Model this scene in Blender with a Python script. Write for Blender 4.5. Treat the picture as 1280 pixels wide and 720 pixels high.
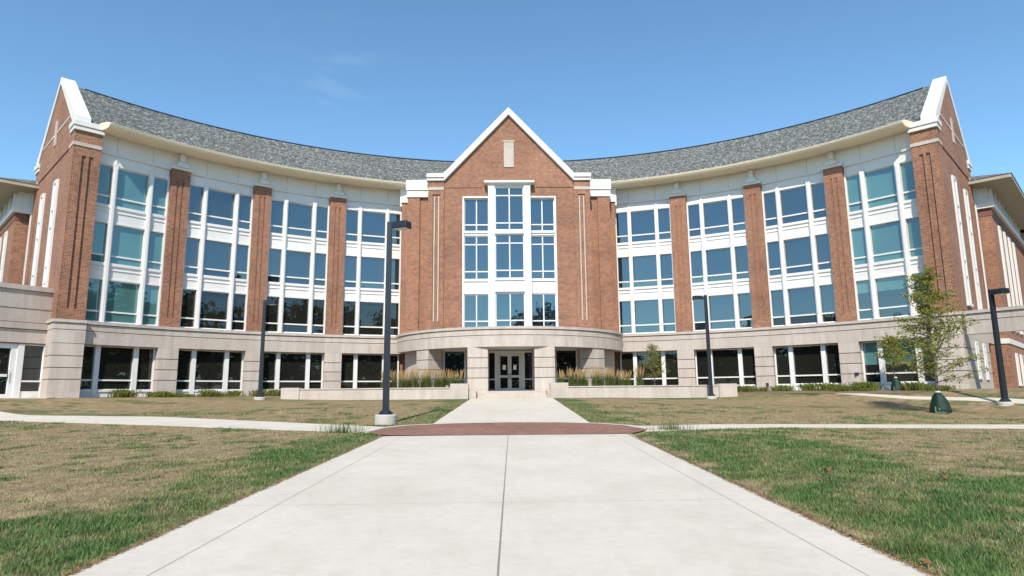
import bpy, bmesh, math, random
import numpy as np
from mathutils import Vector, Matrix
random.seed(7); rng = np.random.default_rng(11)
R = math.radians
scn = bpy.context.scene
for o in list(bpy.data.objects): bpy.data.objects.remove(o)
C = scn.collection

# ------------------------------------------------------------------ camera
EYE = 1.6                                   # eye height; heights written "rel" below are above the eye
cam_d = bpy.data.cameras.new('camera'); cam = bpy.data.objects.new('camera', cam_d); C.objects.link(cam)
cam_d.sensor_width = 36.0; cam_d.lens = 22.817; cam_d.clip_end = 5000; cam_d.clip_start = 0.1
T, RO, YW = 0.1631, -0.0100, 0.0175
fwd = Vector((math.sin(YW)*math.cos(T), math.cos(YW)*math.cos(T), math.sin(T)))
rt = Vector((math.cos(YW), -math.sin(YW), 0)); up = rt.cross(fwd)
rt2 = rt*math.cos(RO) + up*math.sin(RO); up2 = -rt*math.sin(RO) + up*math.cos(RO)
mw = Matrix((rt2, up2, -fwd)).transposed().to_4x4(); mw.translation = Vector((-0.641, 0, EYE))
cam.matrix_world = mw
scn.camera = cam

# ------------------------------------------------------------------ light
SUN_EL, SUN_AZ = R(43), R(188)              # azimuth clockwise from +Y
S = Vector((math.sin(SUN_AZ)*math.cos(SUN_EL), math.cos(SUN_AZ)*math.cos(SUN_EL), math.sin(SUN_EL)))
world = bpy.data.worlds.new('World'); scn.world = world; world.use_nodes = True
wn = world.node_tree.nodes; wl = world.node_tree.links
bg = wn['Background']; sky = wn.new('ShaderNodeTexSky'); sky.sky_type = 'NISHITA'
sky.sun_disc = False; sky.sun_elevation = SUN_EL; sky.sun_rotation = SUN_AZ
sky.altitude = 100; sky.air_density = 1.0; sky.dust_density = 0.0; sky.ozone_density = 3.0
tc = wn.new('ShaderNodeTexCoord'); cd = Vector((-.238, .865, .442)).normalized()
dt = wn.new('ShaderNodeVectorMath'); dt.operation = 'DISTANCE'; wl.new(tc.outputs['Generated'], dt.inputs[0]); dt.inputs[1].default_value = cd
fo = wn.new('ShaderNodeMapRange'); fo.inputs['From Min'].default_value = .02; fo.inputs['From Max'].default_value = .11; fo.inputs['To Min'].default_value = 1; fo.inputs['To Max'].default_value = 0; wl.new(dt.outputs['Value'], fo.inputs['Value'])
mpp = wn.new('ShaderNodeMapping'); mpp.inputs['Scale'].default_value = (7, 7, 26); mpp.inputs['Rotation'].default_value = (0, R(14), 0); wl.new(tc.outputs['Generated'], mpp.inputs['Vector'])
ns = wn.new('ShaderNodeTexNoise'); ns.inputs['Scale'].default_value = 1.3; ns.inputs['Detail'].default_value = 6; wl.new(mpp.outputs[0], ns.inputs['Vector'])
nr = wn.new('ShaderNodeMapRange'); nr.inputs['From Min'].default_value = .54; nr.inputs['From Max'].default_value = .75; wl.new(ns.outputs['Fac'], nr.inputs['Value'])
mu = wn.new('ShaderNodeMath'); mu.operation = 'MULTIPLY'; wl.new(fo.outputs[0], mu.inputs[0]); wl.new(nr.outputs[0], mu.inputs[1])
m2 = wn.new('ShaderNodeMath'); m2.operation = 'MULTIPLY'; wl.new(mu.outputs[0], m2.inputs[0]); m2.inputs[1].default_value = .13
cm = wn.new('ShaderNodeMix'); cm.data_type = 'RGBA'; wl.new(m2.outputs[0], cm.inputs[0]); wl.new(sky.outputs[0], cm.inputs[6]); cm.inputs[7].default_value = (4.6, 4.9, 5.4, 1)
tn = wn.new('ShaderNodeMix'); tn.data_type = 'RGBA'; tn.blend_type = 'MULTIPLY'; tn.inputs[0].default_value = 1; wl.new(cm.outputs[2], tn.inputs[6]); tn.inputs[7].default_value = (.79, .985, .985, 1)
wl.new(tn.outputs[2], bg.inputs[0]); bg.inputs[1].default_value = 0.124
sl = bpy.data.lights.new('sun', 'SUN'); sl.energy = 3.15; sl.angle = R(0.5); sl.color = (1, 0.915, 0.775)
so = bpy.data.objects.new('sun', sl); C.objects.link(so); so.rotation_euler = (-S).to_track_quat('-Z', 'Y').to_euler()
so.location = (0, -60, 80)
scn.view_settings.view_transform = 'Standard'; scn.view_settings.look = 'None'
scn.view_settings.exposure = 0.74; scn.view_settings.gamma = 1

# ------------------------------------------------------------------ materials
def newmat(name):
    m = bpy.data.materials.new(name); m.use_nodes = True
    nt = m.node_tree; b = nt.nodes['Principled BSDF']
    return m, nt, b
def nd(nt, t, **k):
    n = nt.nodes.new(t)
    for a, v in k.items(): setattr(n, a, v)
    return n
def ramp(nt, fac, stops):
    r = nd(nt, 'ShaderNodeValToRGB'); nt.links.new(fac, r.inputs[0])
    while len(r.color_ramp.elements) < len(stops): r.color_ramp.elements.new(0.5)
    for e, (p, c) in zip(r.color_ramp.elements, stops): e.position = p; e.color = (*c, 1)
    return r.outputs[0]
def noise(nt, vec, scale, detail=4, rough=0.55):
    n = nd(nt, 'ShaderNodeTexNoise'); n.inputs['Scale'].default_value = scale
    n.inputs['Detail'].default_value = detail; n.inputs['Roughness'].default_value = rough
    if vec is not None: nt.links.new(vec, n.inputs['Vector'])
    return n.outputs['Fac']
def mixc(nt, fac, a, b, mode='MIX'):
    n = nd(nt, 'ShaderNodeMix', data_type='RGBA', blend_type=mode)
    for s, v in ((0, fac), (6, a), (7, b)):
        if isinstance(v, (int, float)): n.inputs[s].default_value = v
        elif isinstance(v, tuple): n.inputs[s].default_value = (*v, 1)
        else: nt.links.new(v, n.inputs[s])
    return n.outputs[2]
def bump(nt, b, h, strength, dist=0.02):
    n = nd(nt, 'ShaderNodeBump'); n.inputs['Strength'].default_value = strength; n.inputs['Distance'].default_value = dist
    nt.links.new(h, n.inputs['Height']); nt.links.new(n.outputs[0], b.inputs['Normal'])
def pos(nt): return nd(nt, 'ShaderNodeNewGeometry').outputs['Position']
def uvn(nt): return nd(nt, 'ShaderNodeUVMap').outputs[0]

def plain(name, col, rough=0.6, var=0.12, scale=1.5, metal=0.0, bmp=0.0):
    m, nt, b = newmat(name); p = pos(nt)
    f = noise(nt, p, scale); f2 = noise(nt, p, scale*14)
    lo = tuple(c*(1-var) for c in col); hi = tuple(min(1, c*(1+var)) for c in col)
    c1 = ramp(nt, f, [(0.3, lo), (0.7, hi)])
    c2 = mixc(nt, 0.35, c1, ramp(nt, f2, [(0.3, tuple(c*(1-var*1.4) for c in col)), (0.7, tuple(min(1, c*(1+var)) for c in col))]))
    nt.links.new(c2, b.inputs['Base Color']); b.inputs['Roughness'].default_value = rough; b.inputs['Metallic'].default_value = metal
    if bmp: bump(nt, b, f2, bmp)
    return m
def brickmat(name, c1, c2, mortar, bw=0.21, bh=0.072, ms=0.011):
    m, nt, b = newmat(name); u = uvn(nt)
    t = nd(nt, 'ShaderNodeTexBrick'); nt.links.new(u, t.inputs['Vector'])
    t.inputs['Color1'].default_value = (*c1, 1); t.inputs['Color2'].default_value = (*c2, 1); t.inputs['Mortar'].default_value = (*mortar, 1)
    t.inputs['Scale'].default_value = 1; t.inputs['Brick Width'].default_value = bw; t.inputs['Row Height'].default_value = bh
    t.inputs['Mortar Size'].default_value = ms; t.inputs['Bias'].default_value = -0.1
    f = noise(nt, pos(nt), 0.35, 6, 0.65)
    v = ramp(nt, f, [(0.3, (0.78, 0.76, 0.75)), (0.7, (1.14, 1.14, 1.12))])
    f3 = noise(nt, pos(nt), 5.5, 3, 0.6)
    v2 = ramp(nt, f3, [(0.25, (0.78, 0.76, 0.76)), (0.75, (1.18, 1.18, 1.18))])
    c = mixc(nt, 1.0, t.outputs['Color'], v, 'MULTIPLY'); c = mixc(nt, 1.0, c, v2, 'MULTIPLY')
    nt.links.new(c, b.inputs['Base Color']); b.inputs['Roughness'].default_value = 0.85
    bump(nt, b, t.outputs['Fac'], -0.4, 0.006)
    return m
M = {}
M['brick'] = brickmat('red_brick', (0.365, 0.134, 0.066), (0.170, 0.057, 0.032), (0.36, 0.28, 0.21), 0.22, 0.082, 0.011)
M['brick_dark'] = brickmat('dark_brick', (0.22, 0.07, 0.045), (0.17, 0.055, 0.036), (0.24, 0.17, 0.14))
M['paver'] = brickmat('clay_paver', (0.33, 0.155, 0.105), (0.19, 0.085, 0.062), (0.22, 0.17, 0.13), 0.22, 0.11, 0.008)
def stonemat():
    m, nt, b = newmat('cast_stone'); p = pos(nt); u = uvn(nt)
    t = nd(nt, 'ShaderNodeTexBrick'); nt.links.new(u, t.inputs['Vector'])
    t.inputs['Scale'].default_value = 1; t.inputs['Brick Width'].default_value = 1.35; t.inputs['Row Height'].default_value = 0.66
    t.inputs['Mortar Size'].default_value = 0.007; t.inputs['Color1'].default_value = (0.56, 0.50, 0.45, 1)
    t.inputs['Color2'].default_value = (0.50, 0.435, 0.385, 1); t.inputs['Mortar'].default_value = (0.44, 0.385, 0.34, 1)
    st = nd(nt, 'ShaderNodeMapping'); st.inputs['Scale'].default_value = (2.2, 2.2, 0.35); nt.links.new(p, st.inputs['Vector'])
    f = noise(nt, st.outputs[0], 1.2, 5, 0.6); f2 = noise(nt, p, 9, 5, 0.7)
    c = mixc(nt, 1.0, t.outputs['Color'], ramp(nt, f, [(0.3, (0.86, 0.85, 0.84)), (0.7, (1.08, 1.08, 1.08))]), 'MULTIPLY')
    c = mixc(nt, 1.0, c, ramp(nt, f2, [(0.3, (0.9, 0.9, 0.9)), (0.7, (1.07, 1.07, 1.07))]), 'MULTIPLY')
    nt.links.new(c, b.inputs['Base Color']); b.inputs['Roughness'].default_value = 0.8; bump(nt, b, f2, 0.15, 0.01)
    return m
M['stone'] = stonemat()
M['joint'] = plain('stone_joint', (0.19, 0.165, 0.15), 0.9)
M['white'] = plain('white_paint', (0.75, 0.74, 0.725), 0.5, 0.06, 0.7)
M['coping'] = plain('white_coping', (0.70, 0.69, 0.67), 0.7, 0.09, 1.1)
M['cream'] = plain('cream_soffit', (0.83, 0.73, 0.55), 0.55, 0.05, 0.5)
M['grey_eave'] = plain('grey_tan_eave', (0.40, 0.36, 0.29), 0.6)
M['seam'] = plain('panel_seam', (0.42, 0.40, 0.37), 0.7)
M['lamp_metal'] = plain('dark_lamp_metal', (0.022, 0.032, 0.045), 0.4, 0.15, 3, 0.3)
M['lens'] = plain('frosted_lens', (0.66, 0.64, 0.58), 0.3, 0.05)
M['conc_base'] = plain('cast_concrete', (0.52, 0.50, 0.46), 0.85, 0.12, 6, 0, 0.2)
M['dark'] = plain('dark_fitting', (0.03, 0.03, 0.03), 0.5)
M['paper'] = plain('white_paper', (0.82, 0.82, 0.8), 0.7, 0.02)
M['bark'] = plain('grey_bark', (0.16, 0.13, 0.10), 0.9, 0.3, 12, 0, 0.4)
M['bag'] = plain('green_vinyl', (0.005, 0.030, 0.017), 0.45, 0.5, 7, 0, 0.8)
M['bag_pale'] = plain('pale_vinyl_panel', (0.16, 0.30, 0.22), 0.5, 0.3, 9)
M['rust_leaf'] = plain('rust_leaf', (0.20, 0.085, 0.035), 0.8, 0.4, 60)

def glassmat(name, base, refl=0.26, tint=(0.80, 0.93, 1.0), rough=0.012):
    m, nt, b = newmat(name); out = nt.nodes['Material Output']
    f = noise(nt, pos(nt), 0.35, 2)
    c = ramp(nt, f, [(0.3, tuple(x*0.8 for x in base)), (0.7, tuple(x*1.15 for x in base))])
    nt.links.new(c, b.inputs['Base Color']); b.inputs['Roughness'].default_value = 0.5; b.inputs['Specular IOR Level'].default_value = 0.0
    g = nd(nt, 'ShaderNodeBsdfGlossy'); g.inputs['Color'].default_value = (*tint, 1); g.inputs['Roughness'].default_value = rough
    w = noise(nt, pos(nt), 0.8, 2); bn = nd(nt, 'ShaderNodeBump'); bn.inputs['Strength'].default_value = 0.05; bn.inputs['Distance'].default_value = 0.1
    nt.links.new(w, bn.inputs['Height']); nt.links.new(bn.outputs[0], g.inputs['Normal'])
    fr = nd(nt, 'ShaderNodeFresnel'); fr.inputs[0].default_value = 1.45
    ad = nd(nt, 'ShaderNodeMath', operation='ADD'); ad.use_clamp = True; ad.inputs[1].default_value = refl; nt.links.new(fr.outputs[0], ad.inputs[0])
    mx = nd(nt, 'ShaderNodeMixShader'); nt.links.new(ad.outputs[0], mx.inputs[0]); nt.links.new(b.outputs[0], mx.inputs[1]); nt.links.new(g.outputs[0], mx.inputs[2])
    nt.links.new(mx.outputs[0], out.inputs[0]); return m
M['glass'] = glassmat('tinted_glass', (0.012, 0.02, 0.024), 0.15)
M['glass_dark'] = glassmat('dark_glass', (0.016, 0.016, 0.013), 0.045)
M['glass_blind'] = glassmat('glass_over_blind', (0.085, 0.20, 0.20), 0.11)

def shingle():
    m, nt, b = newmat('grey_shingle'); u = uvn(nt)
    mp = nd(nt, 'ShaderNodeMapping'); mp.inputs['Scale'].default_value = (8.5, 8.5, 1); nt.links.new(u, mp.inputs['Vector'])
    vo = nd(nt, 'ShaderNodeTexVoronoi'); vo.inputs['Scale'].default_value = 1.0; nt.links.new(mp.outputs[0], vo.inputs['Vector'])
    sp = nd(nt, 'ShaderNodeSeparateColor'); nt.links.new(vo.outputs['Color'], sp.inputs[0])
    c = ramp(nt, sp.outputs[0], [(0.0, (0.045, 0.050, 0.052)), (0.45, (0.10, 0.108, 0.11)), (0.8, (0.175, 0.184, 0.182)), (1.0, (0.33, 0.34, 0.33))])
    tin = ramp(nt, sp.outputs[1], [(0.0, (0.95, 1.0, 1.0)), (0.6, (1, .98, .92)), (1.0, (1.1, 1.0, 0.86))])
    c = mixc(nt, 1.0, c, tin, 'MULTIPLY')
    sv = nd(nt, 'ShaderNodeSeparateXYZ'); nt.links.new(u, sv.inputs[0])
    wv = nd(nt, 'ShaderNodeMath', operation='FRACT'); ml = nd(nt, 'ShaderNodeMath', operation='MULTIPLY'); ml.inputs[1].default_value = 4.25
    nt.links.new(sv.outputs[1], ml.inputs[0]); nt.links.new(ml.outputs[0], wv.inputs[0])
    c = mixc(nt, 1.0, c, ramp(nt, wv.outputs[0], [(0.0, (0.62, 0.62, 0.62)), (0.16, (1.03, 1.03, 1.03))]), 'MULTIPLY')
    nt.links.new(c, b.inputs['Base Color']); b.inputs['Roughness'].default_value = 0.92; bump(nt, b, sp.outputs[0], 0.4, 0.02)
    return m
M['shingle'] = shingle()
def concrete():
    m, nt, b = newmat('pale_concrete'); p = pos(nt)
    f = noise(nt, p, 0.5, 6, 0.65); f2 = noise(nt, p, 7, 5, 0.7); f3 = noise(nt, p, 60, 2)
    c = ramp(nt, f, [(0.3, (0.575, 0.525, 0.44)), (0.72, (0.67, 0.62, 0.535))])
    vs = nd(nt, 'ShaderNodeTexVoronoi'); vs.inputs['Scale'].default_value = 1.1; nt.links.new(p, vs.inputs['Vector'])
    c = mixc(nt, 1.0, c, ramp(nt, vs.outputs['Distance'], [(0.012, (0.55, 0.52, 0.48)), (0.03, (1, 1, 1))]), 'MULTIPLY')
    c = mixc(nt, 1.0, c, ramp(nt, noise(nt, p, 1.7, 6, 0.7), [(0.30, (0.93, 0.92, 0.90)), (0.52, (1, 1, 1))]), 'MULTIPLY')
    c = mixc(nt, 1.0, c, ramp(nt, f2, [(0.28, (0.93, 0.93, 0.92)), (0.6, (1.02, 1.02, 1.02))]), 'MULTIPLY')
    c = mixc(nt, 1.0, c, ramp(nt, f3, [(0.2, (0.9, 0.9, 0.9)), (0.5, (1.02, 1.02, 1.02))]), 'MULTIPLY')
    nt.links.new(c, b.inputs['Base Color']); b.inputs['Roughness'].default_value = 0.85; bump(nt, b, f3, 0.15, 0.004)
    return m
M['concrete'] = concrete()
M['path_joint'] = plain('path_joint', (0.25, 0.23, 0.20), 0.9, 0.3, 9)
def lawnmat(name, tanA, tanB, grA, grB, blade=False):
    m, nt, b = newmat(name); p = pos(nt)
    at = nd(nt, 'ShaderNodeAttribute', attribute_name='green')
    f = noise(nt, p, 3.0 if not blade else 8.0, 5, 0.7); f2 = noise(nt, p, 28, 4, 0.75)
    t = ramp(nt, f, [(0.3, tanA), (0.7, tanB)]); g = ramp(nt, f, [(0.3, grA), (0.7, grB)])
    c = mixc(nt, at.outputs['Fac'], t, g)
    c = mixc(nt, 1.0, c, ramp(nt, noise(nt, p, 2.4, 6, 0.75), [(0.32, (0.66, 0.65, 0.62)), (0.66, (1.20, 1.18, 1.15))]), 'MULTIPLY')
    if not blade:
        c = mixc(nt, 1.0, c, ramp(nt, f2, [(0.3, (0.5, 0.5, 0.45)), (0.7, (1.35, 1.35, 1.35))]), 'MULTIPLY'); bump(nt, b, f2, 0.6, 0.03)
    nt.links.new(c, b.inputs['Base Color']); b.inputs['Roughness'].default_value = 0.8; b.inputs['Specular IOR Level'].default_value = 0.2
    return m
M['lawn'] = lawnmat('dry_lawn', (0.24, 0.18, 0.105), (0.38, 0.30, 0.18), (0.052, 0.098, 0.026), (0.09, 0.155, 0.04))
M['blade'] = lawnmat('grass_blade', (0.37, 0.29, 0.155), (0.50, 0.41, 0.235), (0.052, 0.130, 0.036), (0.110, 0.215, 0.056), True)
def leafmat(name, a, c_, tr=0.35):
    m, nt, b = newmat(name); out = nt.nodes['Material Output']
    f = noise(nt, pos(nt), 6, 3, 0.7); c = ramp(nt, f, [(0.3, a), (0.7, c_)])
    nt.links.new(c, b.inputs['Base Color']); b.inputs['Roughness'].default_value = 0.6; b.inputs['Specular IOR Level'].default_value = 0.25
    t = nd(nt, 'ShaderNodeBsdfTranslucent'); nt.links.new(c, t.inputs[0])
    mx = nd(nt, 'ShaderNodeMixShader'); mx.inputs[0].default_value = tr
    nt.links.new(b.outputs[0], mx.inputs[1]); nt.links.new(t.outputs[0], mx.inputs[2]); nt.links.new(mx.outputs[0], out.inputs[0]); return m
M['leaf'] = leafmat('yellow_green_leaf', (0.15, 0.175, 0.028), (0.34, 0.34, 0.075))
M['leaf_dark'] = leafmat('wood_leaf', (0.018, 0.032, 0.010), (0.045, 0.065, 0.02), 0.2)
M['reed'] = leafmat('reed_leaf', (0.07, 0.12, 0.03), (0.15, 0.22, 0.06))
M['plume'] = leafmat('tan_plume', (0.42, 0.29, 0.12), (0.60, 0.44, 0.22), 0.3)
M['cover'] = leafmat('bed_leaf', (0.10, 0.14, 0.03), (0.25, 0.27, 0.06))
M['mulch'] = plain('brown_mulch', (0.20, 0.145, 0.10), 0.95, 0.35, 7, 0, 0.6)

# ------------------------------------------------------------------ mesh helpers
class MB:
    def __init__(s): s.v = []; s.f = []; s.m = []
    def poly(s, pts, mi=0):
        n = len(s.v); s.v += [tuple(p) for p in pts]; s.f.append(tuple(range(n, n+len(pts)))); s.m.append(mi)
    def hexa(s, b, t, mi=0):           # bottom ring, top ring (same length)
        n = len(s.v); k = len(b); s.v += [tuple(p) for p in b] + [tuple(p) for p in t]
        s.f.append(tuple(range(n+k-1, n-1, -1))); s.f.append(tuple(range(n+k, n+2*k))); s.m += [mi, mi]
        for i in range(k):
            j = (i+1) % k; s.f.append((n+i, n+j, n+k+j, n+k+i)); s.m.append(mi)
    def box(s, x0, x1, y0, y1, z0, z1, mi=0):
        q = [(x0, y0), (x1, y0), (x1, y1), (x0, y1)]
        s.hexa([(*p, z0) for p in q], [(*p, z1) for p in q], mi)
    def obox(s, O, U, V, u0, u1, v0, v1, z0, z1, mi=0):
        q = [(O[0]+U[0]*u+V[0]*v, O[1]+U[1]*u+V[1]*v) for u, v in ((u0, v0), (u1, v0), (u1, v1), (u0, v1))]
        s.hexa([(*p, z0) for p in q], [(*p, z1) for p in q], mi)
    def pbox(s, F, a0, a1, r0, r1, z0, z1, n=1, mi=0):   # F(a,r)->(x,y)
        A = [a0+(a1-a0)*i/n for i in range(n+1)]
        ring = [F(a, r0) for a in A] + [F(a, r1) for a in reversed(A)]
        k = len(ring); b = len(s.v)
        s.v += [(*p, z0) for p in ring] + [(*p, z1) for p in ring]
        for i in range(k):
            j = (i+1) % k; s.f.append((b+i, b+j, b+k+j, b+k+i)); s.m.append(mi)
        for i in range(n):
            q = (i, i+1, k-2-i, k-1-i)
            s.f.append(tuple(b+x for x in q)); s.f.append(tuple(b+k+x for x in q)); s.m += [mi, mi]
    def sweep(s, F, prof, a0, a1, n, mi=0, closed=True):  # profile of (r,z) swept along arc
        k = len(prof); b = len(s.v)
        for i in range(n+1):
            a = a0+(a1-a0)*i/n; s.v += [(*F(a, r), z) for r, z in prof]
        for i in range(n):
            for j in range(k if closed else k-1):
                q = (b+i*k+j, b+i*k+(j+1) % k, b+(i+1)*k+(j+1) % k, b+(i+1)*k+j); s.f.append(q); s.m.append(mi)
        if closed:
            s.f.append(tuple(b+j for j in range(k))); s.f.append(tuple(b+n*k+j for j in reversed(range(k)))); s.m += [mi, mi]
    def tube(s, pts, rad, n=8, mi=0, cap=True):
        b = len(s.v); pts = [Vector(p) for p in pts]
        for i, p in enumerate(pts):
            d = (pts[min(i+1, len(pts)-1)] - pts[max(i-1, 0)]).normalized()
            x = d.orthogonal().normalized(); y = d.cross(x)
            r = rad[i] if isinstance(rad, (list, tuple)) else rad
            for j in range(n):
                t = 2*math.pi*j/n; s.v.append(tuple(p + x*math.cos(t)*r + y*math.sin(t)*r))
        for i in range(len(pts)-1):
            for j in range(n):
                s.f.append((b+i*n+j, b+i*n+(j+1) % n, b+(i+1)*n+(j+1) % n, b+(i+1)*n+j)); s.m.append(mi)
        if cap:
            s.f.append(tuple(b+j for j in reversed(range(n)))); s.f.append(tuple(b+(len(pts)-1)*n+j for j in range(n))); s.m += [mi, mi]
    def lathe(s, cx, cy, prof, n=16, mi=0):
        b = len(s.v); k = len(prof)
        for j in range(n):
            t = 2*math.pi*j/n; s.v += [(cx+r*math.cos(t), cy+r*math.sin(t), z) for r, z in prof]
        for j in range(n):
            for i in range(k-1):
                s.f.append((b+j*k+i, b+((j+1) % n)*k+i, b+((j+1) % n)*k+i+1, b+j*k+i+1)); s.m.append(mi)
        s.f.append(tuple(b+j*k for j in reversed(range(n)))); s.f.append(tuple(b+j*k+k-1 for j in range(n))); s.m += [mi, mi]
    def build(s, name, mats, parent=None, rel=True, recalc=True, bevel=0, smooth=False):
        if not isinstance(mats, (list, tuple)): mats = [mats]
        me = bpy.data.meshes.new(name)
        off = Vector((0, 0, 0))
        if parent is not None:
            p = parent
            while p is not None: off += p.location; p = p.parent
        dz = EYE if rel else 0
        me.from_pydata([(x-off.x, y-off.y, z+dz-off.z) for x, y, z in s.v], [], s.f)
        me.polygons.foreach_set('material_index', s.m)
        for m in mats: me.materials.append(m)
        bm = bmesh.new(); bm.from_mesh(me)
        if recalc: bmesh.ops.recalc_face_normals(bm, faces=bm.faces)
        uv = bm.loops.layers.uv.new('UVMap'); zz = Vector((0, 0, 1))
        for f in bm.faces:
            n = f.normal
            if abs(n.z) < 0.97 and n.length > 0.5:
                t = zz.cross(n).normalized(); w = n.cross(t)
            else: t = Vector((1, 0, 0)); w = Vector((0, 1, 0))
            for l in f.loops:
                q = l.vert.co + off; l[uv].uv = (q.dot(t), q.dot(w))
            f.smooth = smooth
        bm.to_mesh(me); bm.free()
        o = bpy.data.objects.new(name, me); C.objects.link(o)
        if parent is not None: o.parent = parent
        if bevel:
            md = o.modifiers.new('bevel', 'BEVEL'); md.width = bevel; md.segments = 2; md.limit_method = 'ANGLE'; md.angle_limit = R(40)
        return o
def empty(name, loc):
    o = bpy.data.objects.new(name, None); C.objects.link(o); o.location = loc; o.empty_display_size = 0.3; return o
def tag(o, label=None, cat=None, group=None, kind=None):
    if label: o['label'] = label
    if cat: o['category'] = cat
    if group: o['group'] = group
    if kind: o['kind'] = kind
    return o
def rawmesh(name, V, Fs, mats, parent=None, midx=None, attr=None, loc=None):   # numpy vertices (world), faces
    off = np.zeros(3)
    p = parent
    while p is not None: off += np.array(p.location); p = p.parent
    me = bpy.data.meshes.new(name); V = np.asarray(V, float) - off
    nv = len(V); Fs = np.asarray(Fs); nf, k = Fs.shape
    me.vertices.add(nv); me.vertices.foreach_set('co', V.astype(np.float32).ravel())
    me.loops.add(nf*k); me.loops.foreach_set('vertex_index', Fs.astype(np.int32).ravel())
    me.polygons.add(nf); me.polygons.foreach_set('loop_start', np.arange(0, nf*k, k, dtype=np.int32))
    me.polygons.foreach_set('loop_total', np.full(nf, k, dtype=np.int32))
    for m in (mats if isinstance(mats, (list, tuple)) else [mats]): me.materials.append(m)
    if midx is not None: me.polygons.foreach_set('material_index', np.asarray(midx, dtype=np.int32))
    if attr is not None:
        a = me.attributes.new('green', 'FLOAT', 'POINT'); a.data.foreach_set('value', np.asarray(attr, dtype=np.float32))
    me.update(); me.validate()
    o = bpy.data.objects.new(name, me); C.objects.link(o)
    if parent is not None: o.parent = parent
    return o

# ------------------------------------------------------------------ terrain
YC, RR = 19.687, 29.848                     # centre and radius of the concave facade
A0, DA, HW = .4378, .1778, .0194            # first pier angle, pier spacing, pier half width
def sm(x): x = np.clip(x, 0, 1); return x*x*(3-2*x)
def zrel(X, Y):
    X = np.asarray(X, float); Y = np.asarray(Y, float)
    zc = np.where(Y < 22, -1.6+.028*np.clip(Y, -8, 99), -.984+.04*(np.clip(Y, 22, 42)-22))
    zr = -.02*np.clip(np.abs(X-0)-6, 0, 30)*np.where(X > 0, 1, 0.0)
    z = zc+zr; d = RR-np.hypot(X, np.maximum(Y-YC, 0)); w = sm((7-d)/7)
    return z*(1-w)+.08*w
def gz(X, Y): return zrel(X, Y)+EYE
_P = rng.random((256, 256))
def vnoise(x, y):
    xi = np.floor(x).astype(int); yi = np.floor(y).astype(int); fx = sm(x-xi); fy = sm(y-yi)
    g = lambda a, b: _P[a & 255, b & 255]
    return (g(xi, yi)*(1-fx)+g(xi+1, yi)*fx)*(1-fy)+(g(xi, yi+1)*(1-fx)+g(xi+1, yi+1)*fx)*fy
def fbm(x, y, o=4): return sum(vnoise(x*2**i+17*i, y*2**i+5*i)*.5**i for i in range(o))/sum(.5**i for i in range(o))
def pathL(Y): return np.where(Y < 18, -4.17+.0258*(Y-5.7), np.interp(Y, [18, 19.5, 20.8, 22.8, 23.3, 41.5], [-3.85, -4.6, -4.4, -3.0, -2.95, -2.52]))
def pathR(Y): return np.interp(Y, [5, 17.8, 19.2, 20.9, 22.6, 40.5], [2.71, 2.76, 3.6, 3.3, 2.32, 2.5])
WL_T = [(-34, 32.0), (-22.84, 29.59), (-14.71, 27.46), (-5.34, 22.04), (-3.6, 20.9)]
WL_B = [(-32, 29.0), (-20.38, 26.37), (-12.52, 23.23), (-4.8, 19.53), (-3.6, 19.0)]
WR_T = [(2.9, 20.9), (3.95, 20.75), (9.11, 21.5), (17.17, 22.33), (34, 24)]
WR_B = [(2.9, 19.0), (3.87, 18.9), (8.62, 20.3), (15.85, 20.69), (33, 22.4)]
def pl(P, x): return np.interp(x, [p[0] for p in P], [p[1] for p in P])
def paved(X, Y, e=0.0):
    a = (X > pathL(Y)+e) & (X < pathR(Y)-e) & (Y < 41)
    l = (X < -3.6) & (X > -34) & (Y < pl(WL_T, X)-e) & (Y > pl(WL_B, X)+e)
    r = (X > 2.9) & (X < 34) & (Y < pl(WR_T, X)-e) & (Y > pl(WR_B, X)+e)
    return a | l | r
def greenness(X, Y):
    n = fbm(X*.55, Y*.55); n2 = fbm(X*2.3+9, Y*2.3, 3)
    dl = pathL(Y)-X; dr = X-pathR(Y)
    g = np.full(np.shape(X), 0.02)
    left = X < -1
    # near left: green strip along the path, dry beyond; near right mostly green with a dry fringe and dry far right
    near = Y < 20.5
    gl = sm((2.3+2.6*(n-.5)*2-dl)/2.4)*.72 + sm((n-.56)/.14)*.5 + .25*sm((n2-.55)/.15)
    gr = sm((7.0+7*(n-.5)*2-dr)/5.5)*.80*sm((dr-.10+.5*(n2-.5))/.55) + .30*sm((n2-.47)/.2)
    gf = sm((n-.58)/.12)*.6 + sm((1.8+1.5*(n-.5)-np.where(left, dl, dr))/1.0)*.6 + .5*sm((2.2-np.abs(Y-40.5))/2)*n*2
    g = np.where(near, np.where(left, gl, gr), gf)
    n3 = fbm(X*6.5+3, Y*6.5, 2); n4 = fbm(X*1.7+31, Y*1.7+7, 2); g = np.maximum(g, .75*sm((n4-.66)/.07)*(Y < 34)); g = g*(.25+.9*n2+.6*n3)
    return np.clip(g, 0, 1)
xs = np.unique(np.concatenate([np.linspace(-800, -60, 12), np.linspace(-60, -28, 14), np.arange(-28, 28.01, .16), np.linspace(28, 60, 14), np.linspace(60, 800, 12)]))
ys = np.unique(np.concatenate([np.linspace(-800, -40, 10), np.linspace(-40, 3, 12), np.arange(3, 46, .16), np.linspace(46, 80, 12), np.linspace(80, 900, 12)]))
GX, GY = np.meshgrid(xs, ys); nx = len(xs); ny = len(ys)
GZ = gz(GX, GY)
ii = (np.arange(ny-1)[:, None]*nx+np.arange(nx-1)[None, :]).ravel()
ground = rawmesh('ground', np.stack([GX, GY, GZ], -1).reshape(-1, 3), np.stack([ii, ii+1, ii+nx+1, ii+nx], 1), M['lawn'], attr=greenness(GX, GY).ravel())
tag(ground, kind='structure')

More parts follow.
